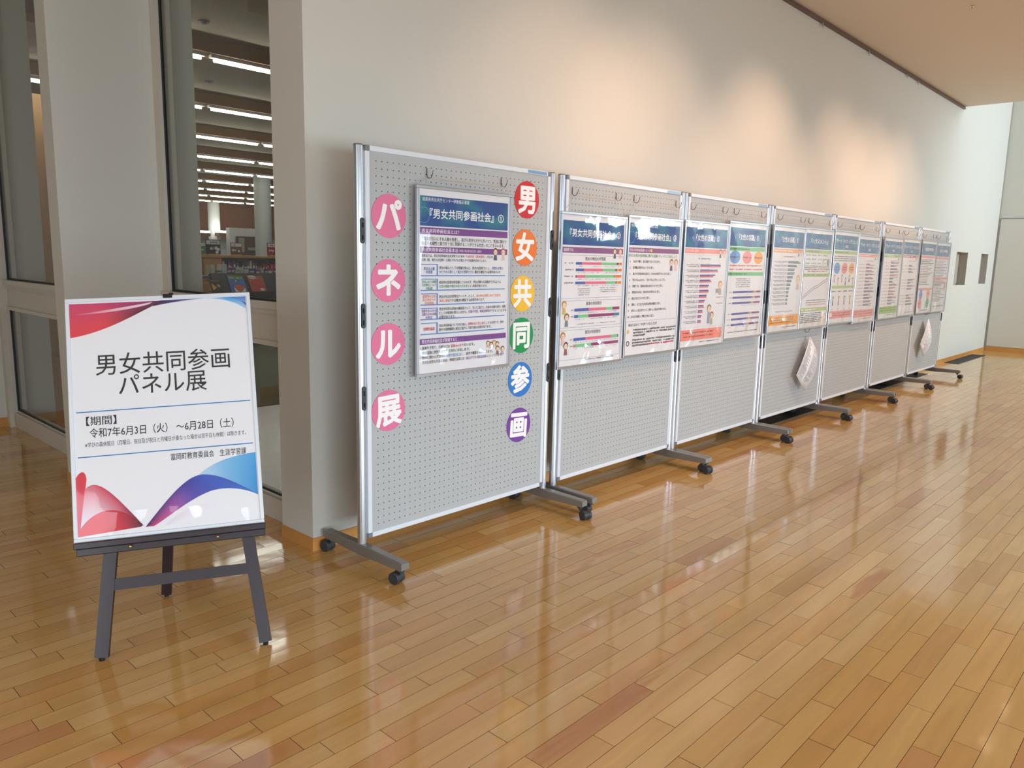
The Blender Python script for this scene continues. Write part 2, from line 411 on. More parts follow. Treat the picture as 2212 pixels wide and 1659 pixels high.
# picture rail along the top of the display wall
pr = MB(); pr.box(-.135, 10.0, WY-.022, WY, CZ-.035, CZ-.002); pr.box(-.135, 10.0, WY-.03, WY-.022, CZ-.035, CZ-.025)
rail = struct('trim_4', pr, mat('brown_rail', srgb(104, 78, 66), .4, metal=.3))
hk = MB(); hk.box(-.006, .006, -.012, 0, -.03, 0); hk.tube([(0,-.006,-.03),(0,-.012,-.045),(0,-.02,-.04)], .002, 5)
hm = hk.mesh('rail_hanger', ALU)
for x in (3.2, 4.0, 5.1, 6.28, 7.5, 7.9):
    o = bpy.data.objects.new('rail_hanger', hm); COL.objects.link(o); o.parent = rail; o.location = (x, WY-.012, CZ-.033)

# --- floor: substrate plus real planks, rows and end joints as measured in the photograph
RW = .0756; R0 = .018228
JT = {-31:[.58],-30:[.38,.84],-29:[.27,.72],-28:[.49,1.05],-27:[.19,.69,1.18,1.74],-26:[.09,.58,1.02,1.56],-25:[.3,.79,1.33],-24:[.1,.58,1.12,1.65],-23:[-.25,.22,.76,1.3],-22:[.08,.62,1.16,1.6,2.05],-21:[-.14,.4,.84,1.32,1.8,2.3],-20:[-.34,.19,.69,1.18,1.68],-19:[-.55,-.02,.47],-18:[-.2,.23,.73,1.16,1.62],-17:[-.54,-.06,.43,.86,1.43,1.99],-16:[-.36,.12,.61,1.08,1.57],-15:[-.49,-.05,.43,.86,1.36],-14:[-.25,.18,.61],-13:[-.36,.08,.51,.97,1.44],-12:[-.96,-.5,-.06,.38],-11:[-1.1,-.65,-.21,.23,.67],-10:[-1.0,-.54,-.08,.41],-9:[-.89,-.41,.07,.51],-8:[-1.07,-.61,-.15,.32],-7:[-1.3,-.78,-.31,.16],-6:[-1.12],-5:[-1.37],-4:[-.89],-3:[-1.38,-.94,-.5],-2:[-.68],-1:[-.9],0:[-1.06],1:[-1.26],4:[-.83]}
DARKP_ = {(-24, 1.12): 1, (-22, .62): 1, (-19, .19): .9, (-24, 2.0): .6}
rows = []
planks = []
for k in range(-36, 55):
    yc = R0+k*RW; y0, y1 = yc-RW/2, yc+RW/2
    if y0 > WY-.002 :
        xa, xb = -3.4, -.135 if y0 < .58 else (0.0 if y0 < 2.05 else -.33)
    else: xa, xb = -3.4, 12.85
    J = list(JT.get(k, [])) or [random.uniform(-1.5, -1.0)]
    rg = random.Random(k*31+5)
    x = J[0]
    while x > xa: x -= rg.uniform(.43, .56); J.insert(0, x)
    x = J[-1]
    while x < xb: x += rg.uniform(.43, .56); J.append(x)
    for a, c in zip(J[:-1], J[1:]):
        a_, c_ = max(a, xa), min(c, xb)
        if c_-a_ < .02: continue
        planks.append((k, a_, c_, y0, min(y1, WY-.001) if (yc < WY and xb > 0) else y1))
def proj(p):
    d = Vector(p)-CAMP; z = d.dot(CF)
    if z < .1: return None
    return 1106+FPX*d.dot(CR)/z, 829.5-FPX*d.dot(CU)/z
def vis_area(pl):
    k, a, c, y0, y1 = pl
    q = [proj((x, y, 0)) for x, y in ((a,y0),(c,y0),(c,y1),(a,y1))]
    if any(t is None for t in q): return 0
    cx = sum(t[0] for t in q)/4; cyy = sum(t[1] for t in q)/4
    if cx < -60 or cx > 2272 or cyy > 1720 or cyy < 0: return 0
    return abs(sum(q[i][0]*q[(i+1) % 4][1]-q[(i+1) % 4][0]*q[i][1] for i in range(4))/2)
planks.sort(key=vis_area, reverse=True)
BASEC = [srgb(206, 163, 98), srgb(210, 169, 106), srgb(204, 160, 94), srgb(212, 172, 112), srgb(206, 162, 100), srgb(200, 153, 90)]
def plank_into(mb, seeds, pl, origin=(0, 0)):
    k, a, c, y0, y1 = pl; rg = random.Random(int(a*1000)+k*7919)
    g = .0004; bv = .0005
    x0, x1, ya, yb = a+g, c-g, y0+g*.6, y1-g*.6
    ty, tx = rg.gauss(0, .0022), rg.gauss(0, .0007)
    xm, ym = (x0+x1)/2, (ya+yb)/2
    def Z(x, y): return (y-ym)*ty+(x-xm)*tx
    V = [(x, y, Z(x, y)) for x, y in ((x0+bv,ya+bv),(x1-bv,ya+bv),(x1-bv,yb-bv),(x0+bv,yb-bv))]
    V += [(x, y, Z(x, y)-.0009) for x, y in ((x0,ya),(x1,ya),(x1,yb),(x0,yb))]
    V += [(x, y, -.006) for x, y in ((x0,ya),(x1,ya),(x1,yb),(x0,yb))]
    V = [(p[0]-origin[0], p[1]-origin[1], p[2]) for p in V]
    F = [(0,1,2,3)]+[(4+i, 4+(i+1) % 4, (i+1) % 4, i) for i in range(4)]+[(8+i, 8+(i+1) % 4, 4+(i+1) % 4, 4+i) for i in range(4)]
    c0 = list(rg.choice(BASEC)); vv = rg.uniform(.955, 1.04)
    if rg.random() < .05: c0 = list(srgb(196, 144, 92))
    c0 = tuple(t*vv for t in c0)
    st = 0 if rg.random() < .6 else rg.uniform(.05, .25)
    if rg.random() < .06: st = rg.uniform(.45, .8)
    mb.add(V, F, c0); seeds += [(rg.random(), rg.random(), st)]*len(F)
def add_seed(me, mb, seeds):
    at = me.color_attributes.new('seed', 'FLOAT_COLOR', 'CORNER'); buf = []
    for f, c in zip(mb.f, seeds): buf += [*c, 1]*len(f)
    at.data.foreach_set('color', buf)
fl = MB(); fl.box(-6.2, 13.1, YW-.2, 4.33, -.1, -.0055)
FLOOR = struct('floor', fl, GAP)
for pl in planks[:300]:
    mb = MB(); sd = []; ox, oy = (pl[1]+pl[2])/2, (pl[3]+pl[4])/2
    plank_into(mb, sd, pl, (ox, oy)); me = mb.mesh('plank', [PLANK, GAP]); me.polygons.foreach_set('material_index', [0 if q_ % 9 == 0 else 1 for q_ in range(len(me.polygons))]); add_seed(me, mb, sd)
    o = bpy.data.objects.new('plank', me); COL.objects.link(o); o.parent = FLOOR; o.location = (ox, oy, 0)
mb = MB(); sd = []
for pl in planks[300:]: plank_into(mb, sd, pl)
me = mb.mesh('distant_planks', [PLANK, GAP]); me.polygons.foreach_set('material_index', [0 if q_ % 9 == 0 else 1 for q_ in range(len(me.polygons))]); add_seed(me, mb, sd)
o = bpy.data.objects.new('distant_planks', me); COL.objects.link(o); o.parent = FLOOR; o['kind'] = 'stuff'
mb = MB(); mb.box(-6.0, -3.4, YW, 4.13, -.005, 0); mb.box(-3.4, 12.85, YW, R0-36.5*RW, -.005, 0)
MATS['gen'] = mat('plain_maple_floor', srgb(196, 150, 96), .1, var=.08, vscale=8)
mb.build('floor_margin', MATS['gen'], FLOOR)

# --- glazed partitions
GH = .125
def glazing(idx, X, y0, y1, jamb0, jamb1):
    q = MB()
    q.box(X-.035, X+.055, y0, y1, 0, GH-.012)                    # bottom rail
    q.box(X-.012, X+.03, y0, y1, GH-.012, GH)
    q.box(X-.035, X+.055, y0, y1, .90, .925); q.box(X-.02, X+.055, y0, y1, .925, 1.06); q.box(X-.035, X+.06, y0, y1, 1.06, 1.085); q.box(X-.05, X+.06, y0, y1, 1.085, 1.12)
    q.box(X-.035, X+.05, y1-.075, y1, 0, CZ)
    f = struct('window_%d' % idx, q, FRAMEW)
    g = MB()
    for z0, z1 in ((GH, .90), (1.12, CZ)):
        g.box(X-.014, X-.004, y1-.095, y1-.075, z0, z1)
        g.box(X-.014, X-.004, y0+.03, y1-.095, z0, z0+.012)
    g.build('black_gasket', GASK, f)
    for z0, z1 in ((GH, .90), (1.12, CZ)):
        h = MB(); h.add([(X, y0+.03, z0), (X, y1-.075, z0), (X, y1-.075, z1), (X, y0+.03, z1)], [(3,2,1,0)]); h.build('pane', GLASS, f)
glazing(4, .0, .58, 2.05, 0, 0)
glazing(5, -.33, 2.205, 4.13, 0, 0)
q = MB(); q.box(-.42, -.365, 4.05, 4.13, 1.05, 1.12); q.box(-.40, -.365, 4.06, 4.13, 0, CZ); q.box(-.41, -.365, 4.05, 4.13, .90, .95); q.box(-.385, -.365, 4.055, 4.13, .95, 1.05)
struct('trim_5', q, FRAMEW)

# ================================================================== LIBRARY BEHIND THE GLASS
w = MB(); w.box(-.28, 26, .58, 3.0, -.02, -.001); w.box(-.3, 26, 3.0, 31, -.02, -.001)
lf = struct('floor_library', w, LFLOOR)
w = MB(); w.box(1.2, 20, 3.6, 31, -.001, .004); struct('floor_carpet', w, LCARP)
w = MB(); w.box(-.06, 26, .58, 31, 3.5, 3.6); w.box(-.33, -.06, 2.2, 31, 3.5, 3.6); struct('ceiling_library', w, LCEIL)
w = MB(); w.box(0, 26, 29, 29.2, 2.05, 3.5); w.box(0, 26, 28.9, 29, 1.95, 2.1); struct('wall_library_upper', w, LWALLB)
w = MB(); w.box(0, 26, 29.6, 29.8, 0, 2.1); struct('wall_library_lower', w, PLWHITE)
w = MB(); w.box(24, 24.2, .6, 31, 0, 3.5); struct('wall_library_right', w, LWALLB)
w = MB(); w.box(-.5, -.3, 4.33, 31, 0, 3.5); struct('wall_library_left', w, LWALLB)
w = MB(); w.box(-.3, 1.7, 8.45, 8.6, 0, 3.24); struct('wall_library_wood', w, TANW)
# beams with strip lights
ORD = ['nearest', 'second', 'third', 'fourth', 'fifth', 'sixth', 'seventh', 'eighth', 'ninth', 'tenth']
GAPS = [1.91, 3.17, 5.47, 5.47, 6.9, 8.2, 9.5, 10.9, 12.3, 13.6]
tm = MB(); tm.tube([(-.62, 0, 0), (.62, 0, 0)], .019, 8); TME = tm.mesh('tube', TUBE)
ts = MB(); ts.box(-.66, .66, -.03, .03, .018, .05); TSE = ts.mesh('tube_housing', PLWHITE)
for i in range(9):
    Y = 5.32+2.665*i
    w = MB(); w.box(-.3, 24, Y-.06, Y+.22, 3.36, 3.5, bev=.0); struct('trim_%d' % (10+i), w, LBEAM)
    k0 = GAPS[i]; c = k0-.69-1.38*2
    lo = -2+.40*(Y+2.65); hi = -2+.62*(Y+2.65)
    items = []
    x = c
    while x < hi+.7:
        if x > lo-.8 and x > .95: items.append(x)
        x += 1.38
    if i == 1 and 1.1 not in items: items.insert(0, 1.1)
    for j, x in enumerate(items):
        pos = ['left end', 'second from the left', 'middle', 'fourth from the left', 'fifth from the left', 'sixth from the left', 'right end'][min(j, 6)]
        t = thing('strip_light', 'lit strip light under the %s library beam, %s' % (ORD[i], pos), 'ceiling light', (x, Y+.02, 3.31), 0, 'strip lights under the library beams')
        for nm, me in (('tube', TME), ('tube_housing', TSE)):
            o = bpy.data.objects.new(nm, me); COL.objects.link(o); o.parent = t
# ceiling detectors
for (x, y), lb in (((1.60, 4.75), 'small round detector on the library ceiling before the nearest beam'), ((2.83, 7.2), 'small round detector on the library ceiling behind the nearest beam')):
    q = MB(); q.tube([(0,0,0),(0,0,-.012)], .05, 20); q.tube([(0,0,-.012),(0,0,-.03)], [.03,.022], 16)
    o = q.build('smoke_detector', CAPG); o.location = (x, y, 3.5); tag(o, lb, 'detector', 'detectors on the library ceiling')
def at(px, py, Y):
    d = CR*((px-1106)/FPX)+CU*((829.5-py)/FPX)+CF; t = (Y-CAMP.y)/d.y; return CAMP+d*t
def pbox(mb, x0, y0, x1, y1, Y, dep, col=None, ground=False):
    a = at(x0, (y0+y1)/2, Y); c = at(x1, (y0+y1)/2, Y); zt = at((x0+x1)/2, y0, Y).z; zb = at((x0+x1)/2, y1, Y).z
    mb.box(a.x, c.x, Y, Y+dep, .004 if ground else zb, zt, col)
# round pillar
q = MB(); q.tube([(0,0,0),(0,0,3.5)], .23, 40); o = q.build('round_pillar', PLWHITE); pp_ = at(567.5, 450, 17.6); o.location = (pp_.x, 17.6, 0)
tag(o, 'white round pillar rising behind the library bookcase', 'pillar')
q = MB(); q.tube([(0,0,0),(0,0,3.5)], .23, 40); o = q.build('round_pillar', PLWHITE); pp_ = at(464, 520, 28.2); o.location = (pp_.x, 28.2, 0)
tag(o, 'distant white pillar below the brown wall band, left of the nearer pillar', 'pillar')
# low rear units below the brown wall: two glowing hatches, white block, dark opening
q = MB(); pbox(q, 497, 493, 557, 560, 26.5, .3, ground=True); t_ = q.build('white_block', PLWHITE); tag(t_, 'white boxed-in unit at the far end of the library', 'partition')
q = MB(); pbox(q, 514, 511, 556, 560, 26.3, .15, ground=True); o = q.build('alcove', mat('dark_wood', srgb(84, 58, 42), .6)); tag(o, 'dark wooden alcove in front of the white unit, left of the pillar', 'cupboard')
q = MB(); pbox(q, 518, 514, 528, 545, 26.2, .09); pbox(q, 536, 535, 554, 541, 26.2, .09); q.build('alcove_shelf', mat('pale_olive', srgb(150, 146, 122), .6), o)
for x0, x1, lb in ((432, 455, 'left'), (474, 494, 'right')):
    t = thing('wall_cabinet', '%s dark wall cabinet under a light strip at the library far end' % lb, 'cabinet', (0,0,0), 0, 'wall cabinets at the far end')
    q = MB(); pbox(q, x0, 503, x1, 510, 27.5, .4); q.build('cabinet_body', mat('cabinet_brown', srgb(96, 66, 50), .6), t)
    q = MB(); pbox(q, x0, 498.5, x1-1, 502.5, 27.6, .2); q.build('light_strip', TUBE, t)
# bookcase with sign boards on its top
BC = thing('bookcase', 'long low maple bookcase across the library behind the picture-book display', 'bookcase', (0, 0, 0))
q = MB(); q.box(3.95, 6.4, 10.0, 10.5, 1.27, 1.31, bev=.004); q.build('worktop', SHELFW, BC)
q = MB(); q.box(4.0, 4.32, 10.03, 10.45, 0, 1.27); q.build('side_panel', SHELFW, BC)
q = MB(); q.box(6.3, 6.36, 10.03, 10.45, 0, 1.27); q.build('side_panel', SHELFW, BC)
q = MB(); q.box(4.32, 6.3, 10.40, 10.45, 0, 1.27); q.build('back_panel', mat('charcoal_panel', srgb(84, 80, 80), .7), BC)
for z in (.62, .94): q = MB(); q.box(4.32, 6.3, 10.04, 10.4, z-.02, z); q.build('shelf', SHELFW, BC)
PALB = [srgb(86,86,94), srgb(170,50,56), srgb(226,226,222), srgb(60,92,150), srgb(206,192,150), srgb(130,130,138), srgb(226,76,66), srgb(90,150,104), srgb(244,236,204), srgb(140,90,170), srgb(250,250,250)]
CN = {0:'charcoal',1:'maroon',2:'pale grey',3:'navy',4:'khaki',5:'grey',6:'red',7:'green',8:'cream',9:'purple',10:'white'}
def book(x, y, z, w, d, h, ci, lb, grp, rz=0, rx=0):
    t = thing('book', lb, 'book', (x, y, z), rz, grp); t.rotation_euler.x = rx
    c = PALB[ci]
    q = MB(); q.box(0, .003, 0, d, 0, h, c); q.box(w-.003, w, 0, d, 0, h, c); q.box(0, w, 0, .003, 0, h, c); q.box(.004, w-.004, -.0006, 0, h*.6, h*.78, srgb(235,232,220)); q.build('cover', GLOSSP, t)
    q = MB(); q.box(.003, w-.003, .003, d-.004, .003, h-.004); q.build('page_block', PAPER, t)
    return t
ORDX = ['first','second','third','fourth','fifth','sixth','seventh','eighth','ninth','tenth','eleventh','twelfth','thirteenth','fourteenth','fifteenth','sixteenth','seventeenth','eighteenth','nineteenth','twentieth']
rg = random.Random(11)
x = 4.36; n = 0
while x < 5.55 and n < 30:
    w_ = rg.uniform(.025, .05); ci = rg.randrange(11) if x < 5.1 else rg.choice([1, 6, 6, 1])
    nm = (ORDX[n] if n < 20 else 'number twenty and later, ')
    book(x, 10.09, .94, w_, .19, rg.uniform(.18, .28), ci, '%s book on the upper bookcase shelf, %s from the left' % (CN[ci], ORDX[n] if n < 20 else 'twenty-'+ORDX[n-20]), 'books on the upper bookcase shelf')
    x += w_+rg.uniform(.002, .02); n += 1
def signcard(px0, px1, top, bot, Y, bg, name, label, white=True, blob=None):
    a = at(px0, top, Y); c = at(px1, top, Y); h = a.z-1.31; wd = c.x-a.x
    t = thing(name, label, 'sign', (a.x, Y, 1.31), 0, 'subject signs on the bookcase')
    q = MB(); q.box(0, wd, 0, .012, .02, h, bg); q.build('board', GLOSSP, t)
    q = MB(); q.box(wd*.12, wd*.9, -.03, .05, 0, .02); q.build('stand', mat('yellow_wood', srgb(206, 160, 80), .5), t)
    p = Page(wd, h, -.0005)
    p.rect(wd*.04, h*.05, wd*.97, h*.30, srgb(226,226,222))
    p.dashes(wd*.2, wd*.85, h*.18, h*.13, srgb(110,110,110), .7, 3)
    p.dashes(wd*.12, wd*.5, h*.58, h*.20, srgb(226,222,210), .9, 5)
    if blob:
        for bx, by, br in blob: p.circ(wd*bx, h*by, wd*br, srgb(230,230,226), 14)
    p.build('lettering', PRINT, t)
signcard(433.5, 443.5, 523, 545, 10.12, srgb(90,140,70), 'subject_sign', 'small green and white subject sign at the left end of the bookcase top')
signcard(444, 475.5, 517, 545, 10.12, srgb(30,32,40), 'subject_sign', 'black subject sign with white lettering and white blobs on the bookcase top', blob=[(.7,.55,.12),(.85,.62,.1),(.75,.8,.11)])
signcard(498, 522, 524, 546, 10.12, srgb(120,84,56), 'subject_sign', 'brown subject sign with pale lettering, middle of the bookcase top', blob=[(.72,.65,.1)])
signcard(577, 606, 525, 549, 10.12, srgb(170,40,36), 'subject_sign', 'red subject sign with pale lettering at the right of the bookcase top', blob=[(.85,.7,.12)])
# picture book display stand in front
DS = thing('book_display', 'dark sloping display stand holding face-out picture books in the library', 'display stand', (0, 0, 0))
q = MB(); q.box(3.18, 4.5, 8.02, 8.35, 0, .80); q.build('base_cabinet', mat('display_charcoal', srgb(44, 46, 50), .5), DS)
q = MB(); q.add([(3.18,7.9,.78),(4.5,7.9,.78),(4.5,8.12,1.06),(3.18,8.12,1.06),(3.18,7.95,.75),(4.5,7.95,.75),(4.5,8.17,1.03),(3.18,8.17,1.03)], [(0,1,2,3),(7,6,5,4),(0,4,5,1),(1,5,6,2),(2,6,7,3),(3,7,4,0)]); q.build('sloped_shelf', mat('display_charcoal', (0,0,0)), DS)
q = MB(); q.box(3.18, 4.5, 7.86, 7.9, .77, .80); q.build('ledge', BLACK, DS)
q = MB(); q.box(2.86, 3.18, 7.9, 8.4, 0, .79); q.box(2.86, 3.08, 7.95, 8.4, .79, .93); q.build('end_block', SHELFW, DS)
q = MB(); q.box(2.86, 3.4, 8.1, 8.4, .985, 1.02); q.build('blue_shelf', mat('blue_shelf_mat', srgb(66, 92, 128), .6), DS)
q = MB(); q.box(3.3, 5.0, 8.36, 8.6, .93, .97); q.build('rear_shelf', SHELFW, DS)
SL = math.atan2(.22, .28)
def picbook(x, w_, h_, bg, label, art, lean=.06):
    t = thing('picture_book', label, 'picture book', (x, 7.885, .8), 0, 'face-out picture books on the display'); t.rotation_euler = (-SL, lean, 0)
    q = MB(); q.box(0, w_, 0, .012, 0, h_, bg); q.build('cover', GLOSSP, t)
    p = Page(w_, h_, -.0006); art(p, w_, h_); p.build('cover_print', GLOSSP, t)
def art_blue(p, w, h):
    p.rect(0, 0, w, h*.1, srgb(96,140,70)); p.dashes(w*.1, w*.9, h*.15, h*.1, srgb(220,210,60), .95, 1)
    p.circ(w*.45, h*.32, w*.26, srgb(120,76,60), 14, h*.03); p.circ(w*.45, h*.34, w*.06, srgb(225,215,195), 10)
    p.circ(w*.55, h*.78, w*.36, srgb(206,104,78), 22, h*.24); p.poly([(w*.2,h*.72),(w*.22,h),(w*.5,h)], srgb(240,238,232)); p.poly([(w*.9,h*.72),(w*.55,h),(w*.9,h)], srgb(240,238,232)); p.circ(w*.72, h*.85, w*.03, srgb(20,20,20), 8)
def art_red(p, w, h):
    rr = random.Random(2)
    for i in range(60): p.circ(rr.uniform(.03,.97)*w, rr.uniform(.03,.97)*h, w*.035, srgb(*rr.choice([(150,130,100),(120,140,90),(200,80,60),(210,150,130)])), 7)
    p.circ(w*.3, h*.12, w*.26, srgb(236,234,228), 16, h*.1); p.dashes(w*.12, w*.5, h*.12, h*.08, srgb(40,40,40), .9, 2)
    for cx, cy, r in ((.35,.5,.25),(.6,.45,.28),(.5,.65,.32),(.75,.6,.22)): p.circ(w*cx, h*cy, w*r, srgb(200,62,46), 18, h*r*.8)
    p.circ(w*.72, h*.84, w*.15, srgb(238,226,206), 14, h*.08)
def art_black(p, w, h):
    p.dashes(w*.1, w*.9, h*.08, h*.06, srgb(150,160,60), .9, 4)
    p.poly([(w*.15,h*.28),(w*.1,h*.85),(w*.5,h*.62)], srgb(226,168,50)); p.circ(w*.7, h*.45, w*.15, srgb(150,180,130), 14); p.poly([(w*.7,h*.55),(w*.85,h*.85),(w*.75,h*.6)], srgb(220,190,80))
picbook(3.39, .25, .30, srgb(66,118,190), 'blue picture book with a red and white animal head on its cover', art_blue)
picbook(3.70, .25, .30, srgb(190,84,64), 'red patterned picture book beside the blue one on the display', art_red)
picbook(3.10, .17, .22, srgb(26,28,28), 'black picture book with yellow shapes at the left of the display', art_black)
# books standing on the display's rear shelf
x = 3.32; n = 0; rg = random.Random(5)
while x < 4.5 and n < 20:
    w_ = rg.uniform(.035, .08); ci = rg.choice([2,10,3,9,1,8,4,7,5,2])
    book(x, 8.38, .97, w_, .16, rg.uniform(.12, .23), ci, '%s book standing behind the picture books, %s from the left' % (CN[ci], ORDX[n]), 'books standing behind the picture books')
    x += w_+rg.uniform(.004, .03); n += 1

# ================================================================== PEGBOARD STANDS
S = .03; HR = .0031
def pegboard():
    mb = MB(); vs = []; fs = []
    X0, X1, Z0, Z1 = -.036, 35*S+.036, .148, 1.776      # local x measured from the first hole column
    ztop = 1.74; n = 8
    def V(x, y, z): vs.append((x, y, z)); return len(vs)-1
    for i in range(36):
        for j in range(53):
            cx, cz = i*S, ztop-j*S
            xa = cx-S/2; xb = cx+S/2; za = cz-S/2; zb = cz+S/2
            q = [V(xb, 0, cz), V(xb, 0, zb), V(cx, 0, zb), V(xa, 0, zb), V(xa, 0, cz), V(xa, 0, za), V(cx, 0, za), V(xb, 0, za)]
            ri = [V(cx+HR*math.cos(2*PI*k/n), 0, cz+HR*math.sin(2*PI*k/n)) for k in range(n)]
            rb = [V(cx+HR*math.cos(2*PI*k/n), .006, cz+HR*math.sin(2*PI*k/n)) for k in range(n)]
            for k in range(n):
                k2 = (k+1) % n
                fs.append((q[k2], q[k], ri[k], ri[k2])); fs.append((ri[k2], ri[k], rb[k], rb[k2]))
    mb.add(vs, fs)
    gx0, gx1, gz0, gz1 = -S/2, 35*S+S/2, ztop-52*S-S/2, ztop+S/2
    for a, b_, c, d in ((X0, gx0, Z0, Z1), (gx1, X1, Z0, Z1), (gx0, gx1, Z0, gz0), (gx0, gx1, gz1, Z1)):
        mb.add([(a,0,c),(b_,0,c),(b_,0,d),(a,0,d)], [(0,1,2,3)])
    return mb.mesh('pegboard', BOARD)
def make_stand():
    t = thing('pegboard_stand', '', 'display board', (0, 0, 0))
    bo = bpy.data.objects.new('pegboard', pegboard()); COL.objects.link(bo); bo.parent = t
    q = MB(); q.box(-.036, 1.086, .0062, .024, .148, 1.776); q.build('hollow_shade_box', BACKB, t)  # black box in place of the shade inside the hollow board
    q = MB(); q.box(-.036, 1.086, .024, .030, .148, 1.776); q.build('rear_board', BOARD, t)
    RWD = .022; xl, xr, zb, zt = -.058, 1.108, .127, 1.798
    for z0, z1 in ((zb, zb+RWD), (zt-RWD, zt)):
        q = MB(); q.box(xl+RWD, xr-RWD, -.006, .034, z0, z1, bev=.002); q.build('horizontal_rail', ALUW, t)
    for x0 in (xl, xr-RWD):
        q = MB(); q.box(x0, x0+RWD, -.006, .034, zb+RWD, zt-RWD, bev=.002); q.build('vertical_rail', ALUW, t)
        for z0 in (zb, zt-RWD):
            q = MB(); q.box(x0, x0+RWD, -.007, .035, z0, z0+RWD, bev=.002); q.build('corner_cap', CAPG, t)
    q = MB(); q.box(.93, 1.075, -.0066, -.006, zt-.019, zt-.004); o = q.build('maker_label', mat('blue_label', srgb(120, 160, 196), .3), t)
    for px in (xl-.022, xr+.022):
        r = .0195; zz0, zz1 = .098, 1.80
        sgn = 1 if px > 0 else -1
        q = MB(); q.tube([(px, .012, zz0), (px, .012, zz1-.006)], r, 24); q.build('post', ALU, t)
        q = MB(); q.tube([(px, .012, zz1-.006), (px, .012, zz1)], [r+.001, r*.9], 24); q.build('post_cap', CAPG, t)
        q = MB(); q.box(min(px, px-sgn*.024), max(px, px-sgn*.024), .002, .024, .128, 1.79); q.build('post_web', ALU, t)
        for zc in (1.455, 1.105, .755):
            cx = px-sgn*.002
            q = MB(); yy = .012-r-.004; n = 10; pts = []
            for k in range(n+1): a = PI*k/n; pts.append((cx+.010*math.cos(a), zc+.042+.010*math.sin(a)))
            for k in range(n+1): a = PI+PI*k/n; pts.append((cx+.010*math.cos(a), zc-.042+.010*math.sin(a)))
            m_ = len(pts); vs = [(x, yy, z) for x, z in pts]+[(x, .012, z) for x, z in pts]
            q.add(vs, [tuple(range(m_))[::-1]]+[(i, (i+1) % m_, m_+(i+1) % m_, m_+i) for i in range(m_)])
            c = q.build('connector_plate', DARKP, t)
            q = MB()
            for dz in (.022, -.028): q.box(cx-.0035, cx+.0035, yy-.0006, yy, zc+dz-.010, zc+dz+.010)
            q.build('slot', BACKB, c)
        # foot with tapered arms
        q = MB(); hw = .0205; prof = [(-.285, .072, .100), (-.275, .068, .104), (-.06, .062, .108), (0.0, .060, .109), (.06, .062, .108), (.275, .068, .104), (.285, .072, .100)]
        vs = []
        for y, z0, z1 in prof: vs += [(px-hw, y, z0), (px+hw, y, z0), (px+hw, y, z1-.004), (px+hw-.004, y, z1), (px-hw+.004, y, z1), (px-hw, y, z1-.004)]
        fs = [(5,4,3,2,1,0), tuple(len(vs)-6+i for i in range(6))]
        for i in range(len(prof)-1):
            for k in range(6): fs.append((i*6+k, i*6+(k+1) % 6, (i+1)*6+(k+1) % 6, (i+1)*6+k))
        q.add(vs, fs); ft = q.build('foot', STEEL, t)
        for y, sw in ((-.256, .25 if sgn < 0 else -.2), (.252, .2 if sgn < 0 else .3)):
            q = MB(); R = .0265; M = Matrix.Translation((px, y+(.012 if sgn < 0 else -.046), 0)) @ Matrix.Rotation(sw, 4, 'Z')
            for x0, x1 in ((-.026, -.006), (.006, .026)):
                q.tube([M @ Vector((x0, .012, R)), M @ Vector((x0+.003, .012, R))], [R*.86, R], 22)
                q.tube([M @ Vector((x0+.003, .012, R)), M @ Vector((x1-.003, .012, R))], R, 22)
                q.tube([M @ Vector((x1-.003, .012, R)), M @ Vector((x1, .012, R))], [R, R*.86], 22)
            q.tube([M @ Vector((-.007, .012, R)), M @ Vector((.007, .012, R))], R*.9, 18)
            q.tube([(px, y, .045), (px, y, .07)], .008, 10)
            q.tube([(px, y, .058), (px, y, .073)], .016, 14)
            q.build('caster', DARKP, ft)
    return t
# x of the first hole column of each stand
SX = [0.0, 1.296, 2.549, 3.812, 5.065, 6.345, 7.598]
SL_ = ['pegboard stand nearest the pillar, with coloured round letter discs and one framed poster',
       'second pegboard stand, hung with the bar-chart poster and the ten-question poster',
       'third pegboard stand, hung with the pink-footed poster and the poster of three coloured discs',
       'fourth pegboard stand, with a printed sheet hanging askew below its orange-footed poster',
       'fifth pegboard stand, hung with two posters with pink footers',
       'sixth pegboard stand, hung with the green-footed poster',
       'farthest pegboard stand, with a small leaflet hanging askew below its posters']
st0 = make_stand()
for i, x in enumerate(SX):
    s_ = st0 if i == 0 else dup(st0)
    s_.location = (x, 0, 0); s_['label'] = SL_[i]; s_['group'] = 'rolling pegboard stands in a row along the wall'

